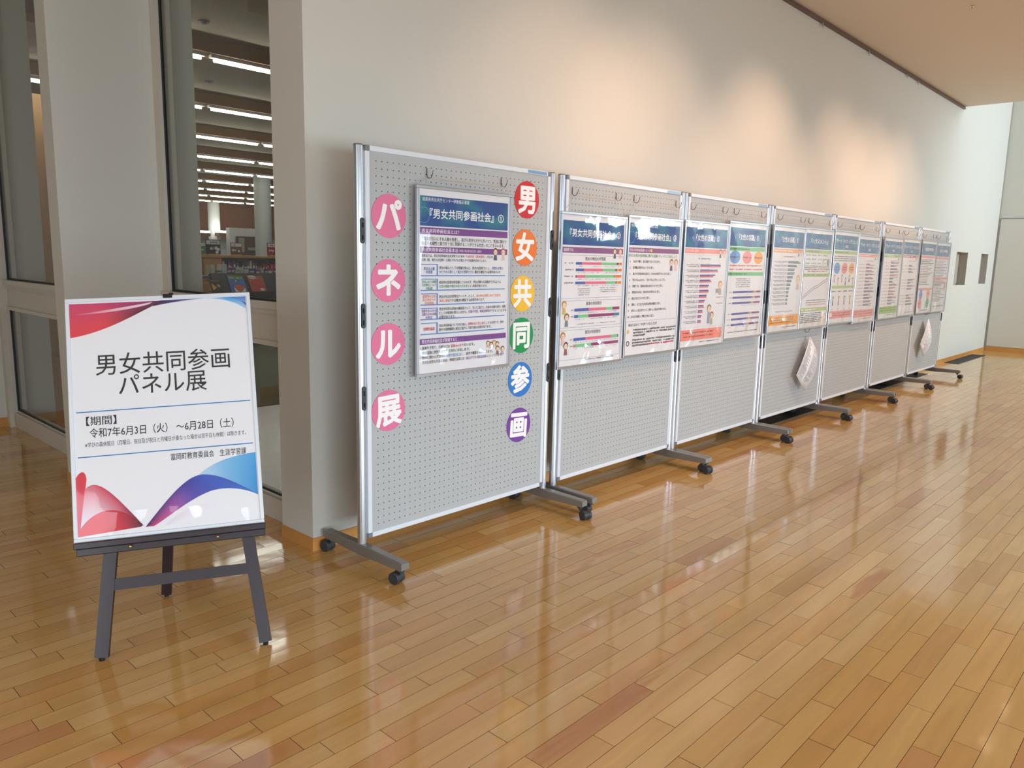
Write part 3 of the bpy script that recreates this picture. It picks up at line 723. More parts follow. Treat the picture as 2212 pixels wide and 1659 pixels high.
# ================================================================== ROUND LETTER DISCS
PINK = srgb(226, 118, 158); WH = srgb(246, 246, 246)
DISC = [('パ', .065, 1.521, PINK, 'pink', 0.0), ('ネ', .060, 1.250, PINK, 'pink', 0), ('ル', .058, .978, PINK, 'pink', 0), ('展', .058, .685, PINK, 'pink', .04),
        ('男', .932, 1.647, srgb(206, 32, 40), 'red', 0), ('女', .925, 1.411, srgb(232, 120, 50), 'orange', 0), ('共', .915, 1.180, srgb(240, 190, 60), 'yellow', 0),
        ('同', .913, .967, srgb(30, 150, 84), 'green', 0), ('参', .912, .738, srgb(50, 124, 204), 'blue', 0), ('画', .908, .497, srgb(120, 70, 160), 'purple', -.05)]
for k_, (ch, x, z, c, cn, rot) in enumerate(DISC):
    R = .091
    t = thing('letter_disc', ('%s pink paper disc lettered %s, left side of the first pegboard' % (['topmost', 'second', 'third', 'lowest'][k_], ch)) if k_ < 4 else '%s paper disc lettered %s, right side of the first pegboard' % (cn, ch), 'paper disc', (x, 0, z), 0, 'round letter discs on the first pegboard')
    q = MB(); n = 48
    ring = [(R*math.cos(2*PI*k/n), R*math.sin(2*PI*k/n)) for k in range(n)]
    vs = [(a, -.0022, b_) for a, b_ in ring]+[(a, -.0008, b_) for a, b_ in ring]
    q.add(vs, [tuple(range(n)), tuple(range(2*n-1, n-1, -1))]+[(k, n+k, n+(k+1) % n, (k+1) % n) for k in range(n)], c)
    q.build('paper', GLOSSP, t)
    p = Page(0, 0, -.0022); p.text(ch, 0, .0, .128, WH, .035, align='C', rot=-rot, sx=.98)
    p.build('letter', GLOSSP, t)

# ================================================================== POSTERS
PW, PH = .600, .838
NAVY = srgb(18, 74, 148); TEAL = srgb(20, 128, 150); PURP = srgb(126, 66, 148); DK = srgb(40, 36, 44); GR = srgb(158, 154, 160); DK2 = srgb(96, 92, 100)
BL1 = srgb(96, 134, 200); CORAL = srgb(244, 142, 130); ORG = srgb(246, 168, 60); GRN = srgb(120, 196, 130); LG = srgb(176, 200, 110)
def header(p, title, small=None, y0=.052, y1=.205, sub=None, tw=None):
    W_, H_ = p.w, p.h; nx, ny = 30, 8; p.l += 1; vs = []; cols = []
    xa, xb, ya, yb = .035*W_, .955*W_, y0*H_, y1*H_
    sd = hash(title) % 97 if False else sum(ord(c) for c in title) % 97
    def cc(i, j):
        f = noise.noise(Vector((i*.22+sd, j*.33, sd*.3))); f = max(0, min(1, .22+f*1.4)); return tuple(NAVY[k]*(1-f)+TEAL[k]*f for k in range(3))
    for j in range(ny+1):
        for i in range(nx+1): vs.append(p.P(xa+(xb-xa)*i/nx, ya+(yb-ya)*j/ny, p.l))
    fs = []; cl = []
    for j in range(ny):
        for i in range(nx):
            fs.append((j*(nx+1)+i, (j+1)*(nx+1)+i, (j+1)*(nx+1)+i+1, j*(nx+1)+i+1)); cl.append((cc(i,j), cc(i,j+1), cc(i+1,j+1), cc(i+1,j)))
    p.m.add(vs, fs, cl)
    p.ring(.07*W_, .15*H_, .035, .003, srgb(70, 160, 190)) if small else None
    if small: p.text(small, .055*W_, (y0+.017)*H_, .016, WH, 0.0, width=.47*W_)
    yc = (y0+y1)/2+(.012 if small else 0)-(.014 if sub else 0)
    p.text(title, .5*W_+.01, yc*H_, .040 if not sub else .034, WH, .018, width=tw or None, align='C', sx=.86)
    if sub: p.text(sub, .5*W_+.01, (yc+.052)*H_, .024, WH, .005, align='C')
def bar(p, y, h, col, text=None, tw=.3, tcol=WH, heads=True, th=.017):
    p.rect(.035*p.w, y*p.h, .955*p.w, (y+h)*p.h, col)
    if text: p.text(text, .05*p.w, (y+h/2)*p.h, th, tcol, .012, width=tw*p.w)
    if heads:
        p.head(.82*p.w, (y+h*.5)*p.h, .016, srgb(120, 76, 50), srgb(80, 80, 100)); p.head(.91*p.w, (y+h*.5)*p.h, .016, srgb(190, 104, 60), srgb(230, 200, 190))
def segs(p, x0, y, x1, h, parts):
    x = x0; tot = sum(a for a, _ in parts)
    for a, c in parts: w_ = (x1-x0)*a/tot; p.rect(x, y, x+w_, y+h, c); x += w_
cB, cP, cG, cV, cO, cR = srgb(70, 96, 176), srgb(232, 106, 140), srgb(120, 204, 140), srgb(130, 60, 150), srgb(230, 120, 30), srgb(150, 40, 110)
def page1(p):
    W_, H_ = p.w, p.h
    header(p, '『男女共同参画社会』①', '福島県男女共生センター移動展示事業', tw=.78*W_)
    bar(p, .212, .036, PURP, '男女共同参画社会とは？', .37, heads=False)
    p.text('「男女が互いにその人権を尊重し、喜びも責任も分かち合いつつ、性別に関わり', .06*W_, .270*H_, .0165, DK, .014, width=.88*W_)
    p.text('なくその個性と能力を十分に発揮することができる社会」のことをいいます。', .05*W_, .294*H_, .0165, DK, .014, width=.87*W_)
    bar(p, .312, .032, PURP, '男女共同参画社会基本法', .36); p.text('(平成11年6月23日公布・施行)', .42*W_, .329*H_, .011, WH, .004, width=.24*W_)
    p.text('基本法では、男女共同参画社会を実現するための「', .05*W_, .358*H_, .0125, DK, .008, width=.45*W_)
    p.text('５本の柱（基本理念）', .50*W_, .358*H_, .0125, srgb(220, 50, 60), .012, width=.20*W_); p.text('」が示され、', .71*W_, .358*H_, .0125, DK, .008, width=.09*W_)
    p.text('行政（国、地方公共団体）と国民それぞれが果たすべき役割を定めています。', .05*W_, .380*H_, .0125, DK, .008, width=.67*W_)
    blk = [(.402, '男女の人権|の尊重', srgb(40, 90, 170), [('男女の個人としての尊厳を重んじ、男女の差別をなくし、', DK, .50, '男性も女性も', 1), ('', 0, 0, 'ひとりの人間として能力を発揮できる', 2, '機会を確保する必要があります')]),
           ]
    Y = [.402, .479, .556, .633, .712]
    heads_ = [('男女の人権|の尊重', srgb(40, 90, 170)), ('社会における制度|又は慣行について|の配慮', srgb(30, 140, 90)), ('政策等の立案|及び決定への|共同参画', srgb(226, 116, 50)), ('家庭生活における|活動とほかの活動|の両立', srgb(110, 50, 140)), ('国際的協調', srgb(206, 36, 90))]
    body = [[[('男女の個人としての尊厳を重んじ、男女の差別をなくし、', 0), ('男性も女性も', 1)], [('ひとりの人間として能力を発揮できる', 1), ('機会を確保する必要があります', 0)]],
            [[('固定的な役割分担意識にとらわれず、男女が様々な活動ができるように', 0)], [('社会の制度や慣行の在り方を考える', 1), ('必要があります。', 0)]],
            [[('男女が社会の対等なパートナーとして、', 0), ('あらゆる分野において方針の', 1)], [('決定に参画', 1), ('できる機会を確保する必要があります。', 0)]],
            [[('男女が対等な家族の構成員として、', 0), ('互いに協力し、', 1), ('社会の支援も受け、家族', 0)], [('としての役割を果たしながら、', 0), ('仕事や学習、地域活動等ができる', 1), ('ようにする', 0)], [('必要があります。', 0)]],
            [[('男女共同参画づくりのために、', 0), ('国際社会と共に歩む', 1), ('ことも大切です。他の', 0)], [('国々や国際機関と相互に協力して取り組む必要があります。', 0)]]]
    for y, (hd, hc), bd in zip(Y, heads_, body):
        p.rect(.045*W_, y*H_, .205*W_, (y+.004)*H_, BL1); p.rect(.197*W_, y*H_, .208*W_, (y+.062)*H_, BL1); p.rect(.04*W_, (y+.058)*H_, .935*W_, (y+.0635)*H_, BL1)
        hs = hd.split('|')
        for i, s_ in enumerate(hs): p.text(s_, .123*W_, (y+.033+(i-(len(hs)-1)/2)*.0175)*H_, .0125 if len(hs) > 2 else .0145, hc, .012, align='C', width=min(.14*W_, .0125*len(s_)*1.02))
        for i, ln in enumerate(bd):
            x = .222*W_; n_ = len(bd)
            for s_, k in ln:
                w_ = len(s_)*.0130; p.text(s_, x, (y+.030+(i-(n_-1)/2)*.0215)*H_, .0132, hc if k else DK, .010, width=w_*.96); x += w_
    bar(p, .797, .030, PURP, '男女共同参画社会が実現すると．．．', .42, heads=False)
    for i, ln in enumerate(([('・家事や子育て、介護などは', DK), ('家族みんなで', srgb(206,36,60)), ('行います。', DK)], [('・地域活動に男性も女性も', DK), ('主体的に参画', srgb(30,140,90)), ('します。', DK)],
                            [('・性別に関わらず自分の', DK), ('意思や能力に応じ', srgb(40,130,200)), ('、進学や職業を', DK), ('選択', srgb(40,130,200)), ('できます。', DK)], [('・男性も女性も仕事と家庭、地域生活等との', DK), ('両立ができる職場環境', srgb(110,50,140)), ('になっています。', DK)])):
        x = .04*W_
        for s_, c in ln: w_ = len(s_)*.0140; p.text(s_, x, (.847+i*.0255)*H_, .0142, c, .010, width=w_*.96); x += w_
    for i in range(4): p.head((.75+i*.035)*W_, (.85+.008*(i % 2))*H_, .011, srgb(*[(150,100,60),(110,80,60),(190,140,90),(90,70,60)][i]), srgb(*[(220,190,120),(120,160,200),(230,200,190),(180,180,190)][i]), 1.0)
    p.head(.86*W_, .885*H_, .012, srgb(120,80,60), srgb(150,90,90)); p.head(.92*W_, .89*H_, .012, srgb(130,90,60), srgb(200,170,210))
def page2(p):
    W_, H_ = p.w, p.h
    header(p, '『男女共同参画社会』②', y0=.052, y1=.205, tw=.77*W_)
    bar(p, .218, .036, srgb(140, 82, 140), '福島県では．．．', .2)
    for y0, y1, tt, w_ in ((.268, .545, '男女の地位の平等感', .31), (.560, .735, '家事の負担割合', .24), (.750, .945, '育児の負担割合', .24)):
        p.frame(.03*W_, y0*H_, .965*W_, y1*H_, .0015, srgb(150, 146, 160)); p.text(tt, .52*W_, (y0+.022)*H_, .019, DK, .008, align='C', width=w_*W_)
    P4 = [[(12,cB),(42,cP),(34,cG),(5,cV),(1.5,srgb(240,200,60)),(5.5,cO)], [(17,cB),(40,cP),(28,cG),(5,cV),(3,srgb(240,200,60)),(7,cO)], [(2,cB),(18,cP),(62,cG),(2,cV),(1,srgb(240,200,60)),(14,cO)], [(20,cB),(46,cP),(21,cG),(3,cV),(2,srgb(240,200,60)),(8,cO)]]
    for i, pp in enumerate(P4):
        y = (.312+.042*i)*H_; segs(p, .23*W_, y, .94*W_, .014, pp); p.dashes(.07*W_, .2*W_, y+.006, .009, srgb(150,146,150), .85, i); p.dashes(.25*W_, .9*W_, y+.022, .006, GR, .35, i+9)
    for i in range(4): p.dashes(.27*W_, .45*W_, (.485+.013*i)*H_, .006, GR, .85, i+20)
    for i in range(3): p.dashes(.6*W_, .87*W_, (.480+.013*i)*H_, .006, GR, .85, i+30)
    for i, pp in enumerate([[(30,cB),(39,cP),(15,cG),(15,cR),(1,cO)], [(8,cB),(22,cG),(58,cR),(12,srgb(40,130,160))]]):
        y = (.612+.042*i)*H_; segs(p, .23*W_, y, .93*W_, .016, pp); p.dashes(.18*W_, .22*W_, y+.008, .009, GR, .9, i+40); p.dashes(.25*W_, .9*W_, y+.024, .006, GR, .4, i+50)
    p.dashes(.27*W_, .87*W_, .715*H_, .006, GR, .7, 61)
    for i, pp in enumerate([[(25,cB),(58,cP),(15,cG),(2,cV)], [(4,cP),(34,cG),(62,cR)]]):
        y = (.805+.042*i)*H_; segs(p, .23*W_, y, .93*W_, .016, pp); p.dashes(.18*W_, .22*W_, y+.008, .009, GR, .9, i+70); p.dashes(.25*W_, .9*W_, y+.024, .006, GR, .4, i+80)
    for x, y, h1, b1 in ((.08,.585,(196,140,80),(220,190,80)), (.12,.665,(140,110,80),(130,130,140)), (.075,.785,(196,120,70),(230,200,190)), (.12,.85,(90,60,40),(160,90,90))): p.head(x*W_, y*H_, .019, srgb(*h1), srgb(*b1), 1.8)
    p.dashes(.42*W_, .86*W_, .955*H_, .006, DK2, .9, 91)
def page3(p):
    W_, H_ = p.w, p.h
    header(p, '『男女共同参画社会』③', '福島県男女共生センター移動展示事業', tw=.76*W_)
    bar(p, .222, .034, srgb(140, 82, 140), '男女共同参画意識チェック', .36, heads=False); p.circ(.43*W_, .239*H_, .010, srgb(240, 200, 70), 14)
    p.text('あなたの男女共同参画に関する意識をチェックしてみましょう！', .03*W_, .277*H_, .018, srgb(40, 130, 70), .012, width=.90*W_)
    L = ['夫は外で働き、妻は家庭を守るべきだと思う。', '管理職は男性がなるべきだと思う。', '集まりや来客の時のお茶だし・片付けは女性がするべきだと思う。', '「男の子なんだから」「女の子なんだから」とよく言う。', '共働きでは、家庭の家事は女性がするべきだと思う。', '男性向きの仕事、女性向きの仕事があると思う。', '妻は夫を立てるべきだと思う。', '消防士、大工などの力仕事は男性の職業だと思う。', '女性らしい色は赤やピンク、男性らしい色は青や黒だと思う。', '夫の方が決断力、判断力があると思う。']
    for i, s_ in enumerate(L):
        y = (.318+.0435*i)*H_; p.text('%d.' % (i+1), .06*W_, y, .015, DK, .01, width=.012 if i < 9 else .02); p.text(s_, .115*W_, y, .015, DK, .014, width=min(.0140*len(s_), .77*W_))
    p.head(.82*W_, .322*H_, .020, srgb(130, 110, 90), srgb(90, 90, 110)); p.head(.91*W_, .322*H_, .020, srgb(196, 110, 60), srgb(240, 200, 200))
    p.rect(.04*W_, .742*H_, .955*W_, .7435*H_, srgb(150, 90, 150))
    p.text('あなたはいくつ○がつきましたか？', .08*W_, .768*H_, .018, DK, .012, width=.52*W_)
    for i, (a, w_) in enumerate([('まったく○がつかなかった方は、', .4), ('', .78), ('', .25)]): p.dashes(.17*W_, (.17+[.8, .78, .22][i])*W_, (.805+.02*i)*H_, .013, DK2, .92, i+5)
    for i in range(3): p.dashes(.16*W_, (.16+[.80, .79, .40][i])*W_, (.878+.020*i)*H_, .013, DK2, .92, i+15)
    p.dashes(.45*W_, .94*W_, .918*H_, .013, srgb(206, 36, 90), .95, 33)
    p.circ(.08*W_, .815*H_, .012, srgb(240, 190, 90), 12); p.ring(.08*W_, .90*H_, .016, .005, DK, 16)
def chart(p, y0, y1, n, c1, c2, x0=.40, big=.5, seed=0, lab=True):
    W_, H_ = p.w, p.h; rg = random.Random(seed)
    for i in range(n):
        y = (y0+(y1-y0)*i/n)*H_; L_ = big*math.exp(-i*2.4/n)*rg.uniform(.85, 1.1)+.02
        p.rect(x0*W_, y, (x0+L_)*W_, y+.008, c1); p.rect(x0*W_, y+.010, (x0+L_*rg.uniform(.85, 1.15))*W_, y+.018, c2)
        if lab: p.dashes(.08*W_, (x0-.02)*W_, y+.004, .007, GR, .85, seed+i); p.dashes(.12*W_, (x0-.02)*W_, y+.014, .007, GR, .85, seed+i+50)
def page4(p):
    W_, H_ = p.w, p.h; header(p, '『女性の活躍』②', tw=.52*W_)
    bar(p, .215, .034, CORAL, '女性の活躍に必要なことは？', .40); p.dashes(.33*W_, .62*W_, .290*H_, .012, GR, .9, 1)
    p.frame(.03*W_, .262*H_, .955*W_, .835*H_, .001, srgb(180, 170, 180))
    chart(p, .335, .82, 12, srgb(80, 70, 150), srgb(226, 90, 120), .38, .48, 3)
    p.head(.86*W_, .50*H_, .026, srgb(220, 160, 70), srgb(190, 170, 160), 1.7); p.rect(.76*W_, .53*H_, .84*W_, .565*H_, srgb(170, 160, 160))
    p.head(.63*W_, .69*H_, .026, srgb(150, 120, 110), srgb(150, 160, 200), 3.0); p.head(.70*W_, .745*H_, .022, srgb(170, 90, 60), srgb(190, 180, 140), 2.0)
    for y in (.60, .65): p.dashes(.78*W_, .93*W_, y*H_, .007, srgb(200, 120, 130), .9, int(y*100))
    p.rect(.035*W_, .85*H_, .955*W_, .935*H_, CORAL)
    for y in (.875, .905): p.dashes(.08*W_, .75*W_, y*H_, .012, srgb(140, 50, 60), .9, int(y*1000))
    p.dashes(.45*W_, .9*W_, .955*H_, .007, DK2, .9, 5)
def page5(p):
    W_, H_ = p.w, p.h; header(p, '『女性の活躍』①', tw=.52*W_)
    bar(p, .212, .032, GRN, None, heads=False); p.dashes(.06*W_, .55*W_, .228*H_, .014, srgb(40, 90, 60), .92, 2)
    for x, c in ((.19, srgb(110, 160, 220)), (.50, srgb(244, 144, 144)), (.80, srgb(246, 168, 60))): p.circ(x*W_, .297*H_, .078 if x < .3 else .072, c, 30, .045); p.dashes((x-.10)*W_, (x+.09)*W_, .297*H_, .014, srgb(90, 60, 80), .95, int(x*100))
    for y in (.368, .400): p.dashes(.07*W_, .93*W_, y*H_, .012, srgb(220, 120, 70), .9, int(y*1000))
    bar(p, .422, .032, GRN, None, heads=False); p.dashes(.05*W_, .52*W_, .438*H_, .014, srgb(40, 90, 60), .92, 7)
    for i in range(5): p.dashes(.25*W_, .62*W_, (.480+.017*i)*H_, .008, GR, .85, i+3)
    for i in range(6):
        y = (.585+.047*i+(.045 if i > 2 else 0))*H_; segs(p, .19*W_, y, .92*W_, .014, [(70-4*i, srgb(84, 74, 160)), (6, srgb(150,110,150)), (4, srgb(190,200,100)), (5, srgb(226,120,120)), (15+4*i, srgb(130, 60, 130))]); p.dashes(.1*W_, .16*W_, y+.007, .008, GR, .9, i); p.dashes(.4*W_, .9*W_, y+.024, .006, GR, .3, i+11)
    p.dashes(.12*W_, .9*W_, .935*H_, .007, DK2, .9, 17)
def page6(p):
    W_, H_ = p.w, p.h; header(p, '『女性の活躍』③', tw=.52*W_)
    bar(p, .215, .034, ORG, None); p.dashes(.06*W_, .62*W_, .232*H_, .015, WH, .92, 4); p.dashes(.35*W_, .72*W_, .285*H_, .012, GR, .9, 9)
    chart(p, .325, .75, 12, srgb(90, 150, 140), srgb(110, 60, 110), .50, .36, 8)
    p.head(.86*W_, .50*H_, .034, srgb(222, 180, 90), srgb(210, 196, 180), 1.5)
    p.frame(.03*W_, .765*H_, .955*W_, .83*H_, .001, srgb(220, 190, 180)); p.dashes(.2*W_, .75*W_, .80*H_, .008, GR, .9, 31)
    p.rect(.035*W_, .835*H_, .955*W_, .925*H_, ORG)
    for y in (.858, .880, .902): p.dashes(.07*W_, .8*W_, y*H_, .012, srgb(140, 80, 20), .92, int(y*1000))
    p.dashes(.45*W_, .9*W_, .95*H_, .007, DK2, .9, 5)
def page7(p):
    W_, H_ = p.w, p.h; header(p, '『ハラスメント』', tw=.60*W_)
    bar(p, .212, .034, LG, None, heads=False); p.dashes(.06*W_, .55*W_, .229*H_, .014, DK2, .9, 4)
    for i in range(3):
        for x in (.08, .28, .48, .68): p.dashes(x*W_, (x+.16)*W_, (.265+.04*i)*H_, .016, srgb(150, 170, 160), .85, int(x*10)+i)
    p.head(.70*W_, .33*H_, .014, srgb(170,120,80), srgb(230,200,160)); p.circ(.88*W_, .335*H_, .032, srgb(130, 160, 140), 20)
    for i in range(3): p.dashes(.06*W_, .93*W_, (.372+.017*i)*H_, .009, DK2, .9, i+41)
    p.dashes(.18*W_, .85*W_, .425*H_, .011, srgb(210, 50, 70), .92, 44)
    bar(p, .445, .034, LG, None, heads=False); p.dashes(.06*W_, .85*W_, .462*H_, .013, DK2, .92, 14)
    for i in range(13): p.rect(.10*W_, (.51+.0135*i)*H_, .93*W_, (.511+.0135*i)*H_, srgb(190, 190, 196))
    pts = [(.06, .675), (.25, .62), (.42, .58), (.58, .56), (.75, .52), (.93, .495)]
    for off, c in ((0, srgb(180, 90, 110)), (.022, srgb(110, 100, 140))):
        p.strip([(x*W_, (y+off)*H_) for x, y in pts], [(x*W_, (y+off+.006)*H_) for x, y in pts], c)
    for i in range(3): p.dashes(.2*W_, .9*W_, (.715+.022*i)*H_, .008, DK if i < 2 else srgb(210, 80, 60), .9, i+60)
    bar(p, .79, .036, LG, None, heads=False); p.dashes(.06*W_, .55*W_, .808*H_, .016, WH, .92, 4)
    for i in range(6): p.dashes(.06*W_, .80*W_, (.845+.018*i)*H_, .010, DK2, .92, i+70)
    p.head(.90*W_, .88*H_, .018, srgb(230, 150, 80), srgb(250, 220, 180), 1.6)
def page8(p):
    W_, H_ = p.w, p.h; header(p, '『ワーク・ライフ・バランス』①', tw=.86*W_, sub='(概論)')
    bar(p, .215, .034, LG, None, heads=False); p.dashes(.06*W_, .6*W_, .232*H_, .014, DK2, .9, 4)
    for i in range(3): p.dashes(.06*W_, .93*W_, (.275+.022*i)*H_, .012, DK2, .92, i+41)
    for x, c in ((.2, srgb(100, 150, 220)), (.50, srgb(240, 130, 130)), (.79, srgb(244, 160, 60))): p.circ(x*W_, .40*H_, .072, c, 26, .05); p.dashes((x-.08)*W_, (x+.08)*W_, .39*H_, .012, srgb(70, 50, 80), .95, int(x*100)); p.dashes((x-.07)*W_, (x+.07)*W_, .415*H_, .012, srgb(70, 50, 80), .95, int(x*100)+3)
    rg = random.Random(4)
    for i in range(6): p.head((.13+.15*i)*W_, (.49+.03*(i % 2))*H_, .017, srgb(*rg.choice([(120,80,60),(90,70,60),(190,130,90)])), srgb(*rg.choice([(70,70,90),(220,120,130),(230,190,120)])), 2.0)
    bar(p, .585, .028, LG, None, heads=False)
    for i in range(4):
        x = .14+.23*i; p.dashes((x-.08)*W_, (x+.08)*W_, .645*H_, .014, DK2, .9, i); p.head(x*W_, .72*H_, .018, srgb(*rg.choice([(120,80,60),(90,70,60),(190,130,90)])), srgb(*[(70,110,190),(200,90,100),(170,120,160),(230,170,90)][i]), 2.6); p.poly([(x*W_-.008, .83*H_), (x*W_, .85*H_), (x*W_+.008, .83*H_)], srgb(220, 90, 70))
    p.rect(.04*W_, .855*H_, .955*W_, .935*H_, srgb(240, 144, 144)); p.rect(.06*W_, .875*H_, .14*W_, .915*H_, WH)
    for y in (.88, .905): p.dashes(.17*W_, .9*W_, y*H_, .012, srgb(130, 50, 60), .92, int(y*1000))
def bars_page(title, c, foot, groups, sub=None, seed=0):
    def f(p):
        W_, H_ = p.w, p.h; header(p, title, tw=.86*W_, sub=sub)
        bar(p, .215, .030, c, None); p.dashes(.06*W_, .6*W_, .230*H_, .013, WH, .9, seed); p.dashes(.4*W_, .8*W_, .29*H_, .010, srgb(200,160,170), .9, seed+1)
        rg = random.Random(seed)
        for y0, y1 in groups:
            y = y0
            while y < y1:
                for k in range(3):
                    p.rect(.42*W_, y*H_, (.42+rg.uniform(.12, .48))*W_, y*H_+.005, srgb(*rg.choice([(110,80,120),(190,110,130),(90,80,120)]))); y += .0075
                p.dashes(.1*W_, .38*W_, (y-.012)*H_, .007, srgb(190, 150, 160), .85, int(y*1000)); y += .016
        if foot:
            p.rect(.035*W_, .845*H_, .955*W_, .93*H_, foot)
            for y in (.868, .893): p.dashes(.07*W_, .9*W_, y*H_, .011, srgb(120, 60, 60) if foot[0] > foot[1] else srgb(60, 90, 40), .92, int(y*1000)+seed)
        p.dashes(.45*W_, .9*W_, .95*H_, .007, DK2, .9, 5)
    return f
def info_page(seed, discs):
    def f(p):
        W_, H_ = p.w, p.h; header(p, ' ', tw=.5*W_); p.dashes(.25*W_, .8*W_, .13*H_, .045, srgb(220, 214, 220), .95, seed)
        rg = random.Random(seed); bar(p, .215, .028, srgb(240, 144, 134), None, heads=False)
        for i in range(16):
            y = .27+.022*i
            p.dashes(.06*W_, rg.uniform(.5, .93)*W_, y*H_, .010, srgb(*rg.choice([(90,80,90),(200,110,120),(70,60,70)])), .92, seed+i)
        y2 = .65 if discs else .50
        bar(p, y2, .030, srgb(240, 144, 134), None, heads=False)
        if discs:
            for x, y, c in ((.25, .74, (100,130,210)), (.72, .73, (244,160,70)), (.22, .86, (236,120,110)), (.72, .86, (90,176,120))): p.circ(x*W_, y*H_, .062, srgb(*c), 22); p.dashes((x-.07)*W_, (x+.07)*W_, y*H_, .014, srgb(60, 50, 70), .95, int(x*100))
            p.dashes(.3*W_, .8*W_, .955*H_, .012, DK2, .9, 4)
        else:
            for i in range(14):
                y = .55+.022*i; p.dashes(.06*W_, rg.uniform(.5, .93)*W_, y*H_, .010, srgb(*rg.choice([(90,80,90),(200,110,120)])), .92, seed+i+30)
            p.circ(.85*W_, .62*H_, .035, srgb(240, 130, 110), 18); p.frame(.05*W_, .87*H_, .93*W_, .945*H_, .0015, srgb(200,100,100)); p.dashes(.1*W_, .85*W_, .91*H_, .025, srgb(150,140,150), .8, 8)
    return f
GFOOT = srgb(140, 190, 70)
POST = [(.186, 1.660, page1, 'framed poster of five boxed rows headed 男女共同参画社会①, alone on the first pegboard'),
        (1.163, 1.606, page2, 'framed poster of coloured bar charts headed 男女共同参画社会②, left on the second pegboard'),
        (1.775, 1.621, page3, 'framed poster of ten numbered questions headed 男女共同参画社会③, right on the second pegboard'),
        (2.403, 1.625, page4, 'framed poster headed 女性の活躍② with a pink bar, falling bars and a pink footer'),
        (2.997, 1.649, page5, 'framed poster headed 女性の活躍① with blue, pink and orange discs between green bars'),
        (3.703, 1.656, page6, 'framed poster headed 女性の活躍③ with an orange bar and orange footer'),
        (4.295, 1.660, page7, 'framed poster headed ハラスメント with light green bars and a rising line graph'),
        (4.924, 1.668, page8, 'framed poster with three discs above drawn figures, left on the fifth pegboard'),
        (5.524, 1.650, bars_page('『ワーク・ライフ・バランス』②', srgb(240,140,130), srgb(240,144,144), [(.32,.80)], '(現状)', 1), 'framed poster of grouped bars with pink footer, right on the fifth pegboard'),
        (6.243, 1.658, bars_page('『ワーク・ライフ・バランス』③', srgb(130,190,70), GFOOT, [(.30,.82)], '(現状)', 2), 'framed poster with a green header bar and green footer block, left on the sixth pegboard'),
        (6.848, 1.664, bars_page('『ワーク・ライフ・バランス』④', srgb(170,60,90), None, [(.34,.44),(.52,.66),(.72,.86)], '(現状)', 3), 'framed poster with a crimson header bar and no footer, right on the sixth pegboard'),
        (7.497, 1.668, info_page(5, True), 'framed poster with four small coloured discs near its foot, left on the farthest pegboard'),
        (8.090, 1.662, info_page(9, False), 'rightmost framed poster, lines of text between two pink bars, on the farthest pegboard')]
HOOKS = [(.272, .742), (1.290, 1.69), (1.87, 2.335), (2.52, 2.95), (3.115, 3.545), (3.832, 4.262), (4.42, 4.861), (5.06, 5.50), (5.62, 6.06), (6.36, 6.78), (6.96, 7.40), (7.62, 8.02), (8.17, 8.60)]
def film_mesh(w_, h_, seed, amp):
    nx, nz = 30, 48; mb = MB(); vs = []
    for j in range(nz+1):
        for i in range(nx+1):
            x = w_*i/nx; z = h_*j/nz
            e = min(1, 6*min(i/nx, 1-i/nx))*min(1, 6*min(j/nz, 1-j/nz))
            a = noise.noise(Vector((x*4+seed, z*2.6, seed)))*.7+noise.noise(Vector((x*10+seed, z*6, seed*2)))*.22
            v_ = j/nz; g_ = max(0, noise.noise(Vector((x*9+seed*1.7, z*3, seed)))+.30)*1.5
            sag = .016*g_*(math.exp(-((v_-.085)/.05)**2) if v_ > .085 else (v_/.085))+.004*g_*math.exp(-((v_-.96)/.03)**2)
            edge = .35*math.exp(-j/2.6)*noise.noise(Vector((x*26+seed, j*.7, 8)))+.35*math.exp(-(nz-j)/2.2)*noise.noise(Vector((x*22+seed, j*.7, 5)))
            vs.append((x, -amp*(.9+a)*e-amp*abs(edge)*1.2-.0045-sag*(amp/.0045)*min(1, 8*min(i/nx, 1-i/nx)), z))
    fs = [(j*(nx+1)+i, j*(nx+1)+i+1, (j+1)*(nx+1)+i+1, (j+1)*(nx+1)+i) for j in range(nz) for i in range(nx)]
    mb.add(vs, fs, None, True); return mb
def frame_parts(t, w_, h_, fw=.014, dep=.016, fm=None):
    q = MB()
    q.box(0, w_, -dep, 0, 0, fw, bev=.002); q.box(0, w_, -dep, 0, h_-fw, h_, bev=.002)
    q.box(0, fw, -dep, 0, fw, h_-fw, bev=.002); q.box(w_-fw, w_, -dep, 0, fw, h_-fw, bev=.002)
    q.build('frame', fm or ALU, t)
    q = MB(); q.box(.004, w_-.004, -.009, -.003, .004, h_-.004); q.build('sheet', PAPER, t)
hookmb = MB(); hookmb.tube([(0,.012,.0),(0,-.004,.0)], .0017, 6); hookmb.tube([(0,-.004,.028),(0,-.004,-.004),(.001,-.008,-.012),(.002,-.018,-.017),(.003,-.030,-.013),(.004,-.038,.002),(.004,-.041,.018)], .0019, 7)
HOOKME = hookmb.mesh('wire_hook', WIRE)
STN = ['first', 'second', 'third', 'fourth', 'fifth', 'sixth', 'seventh']
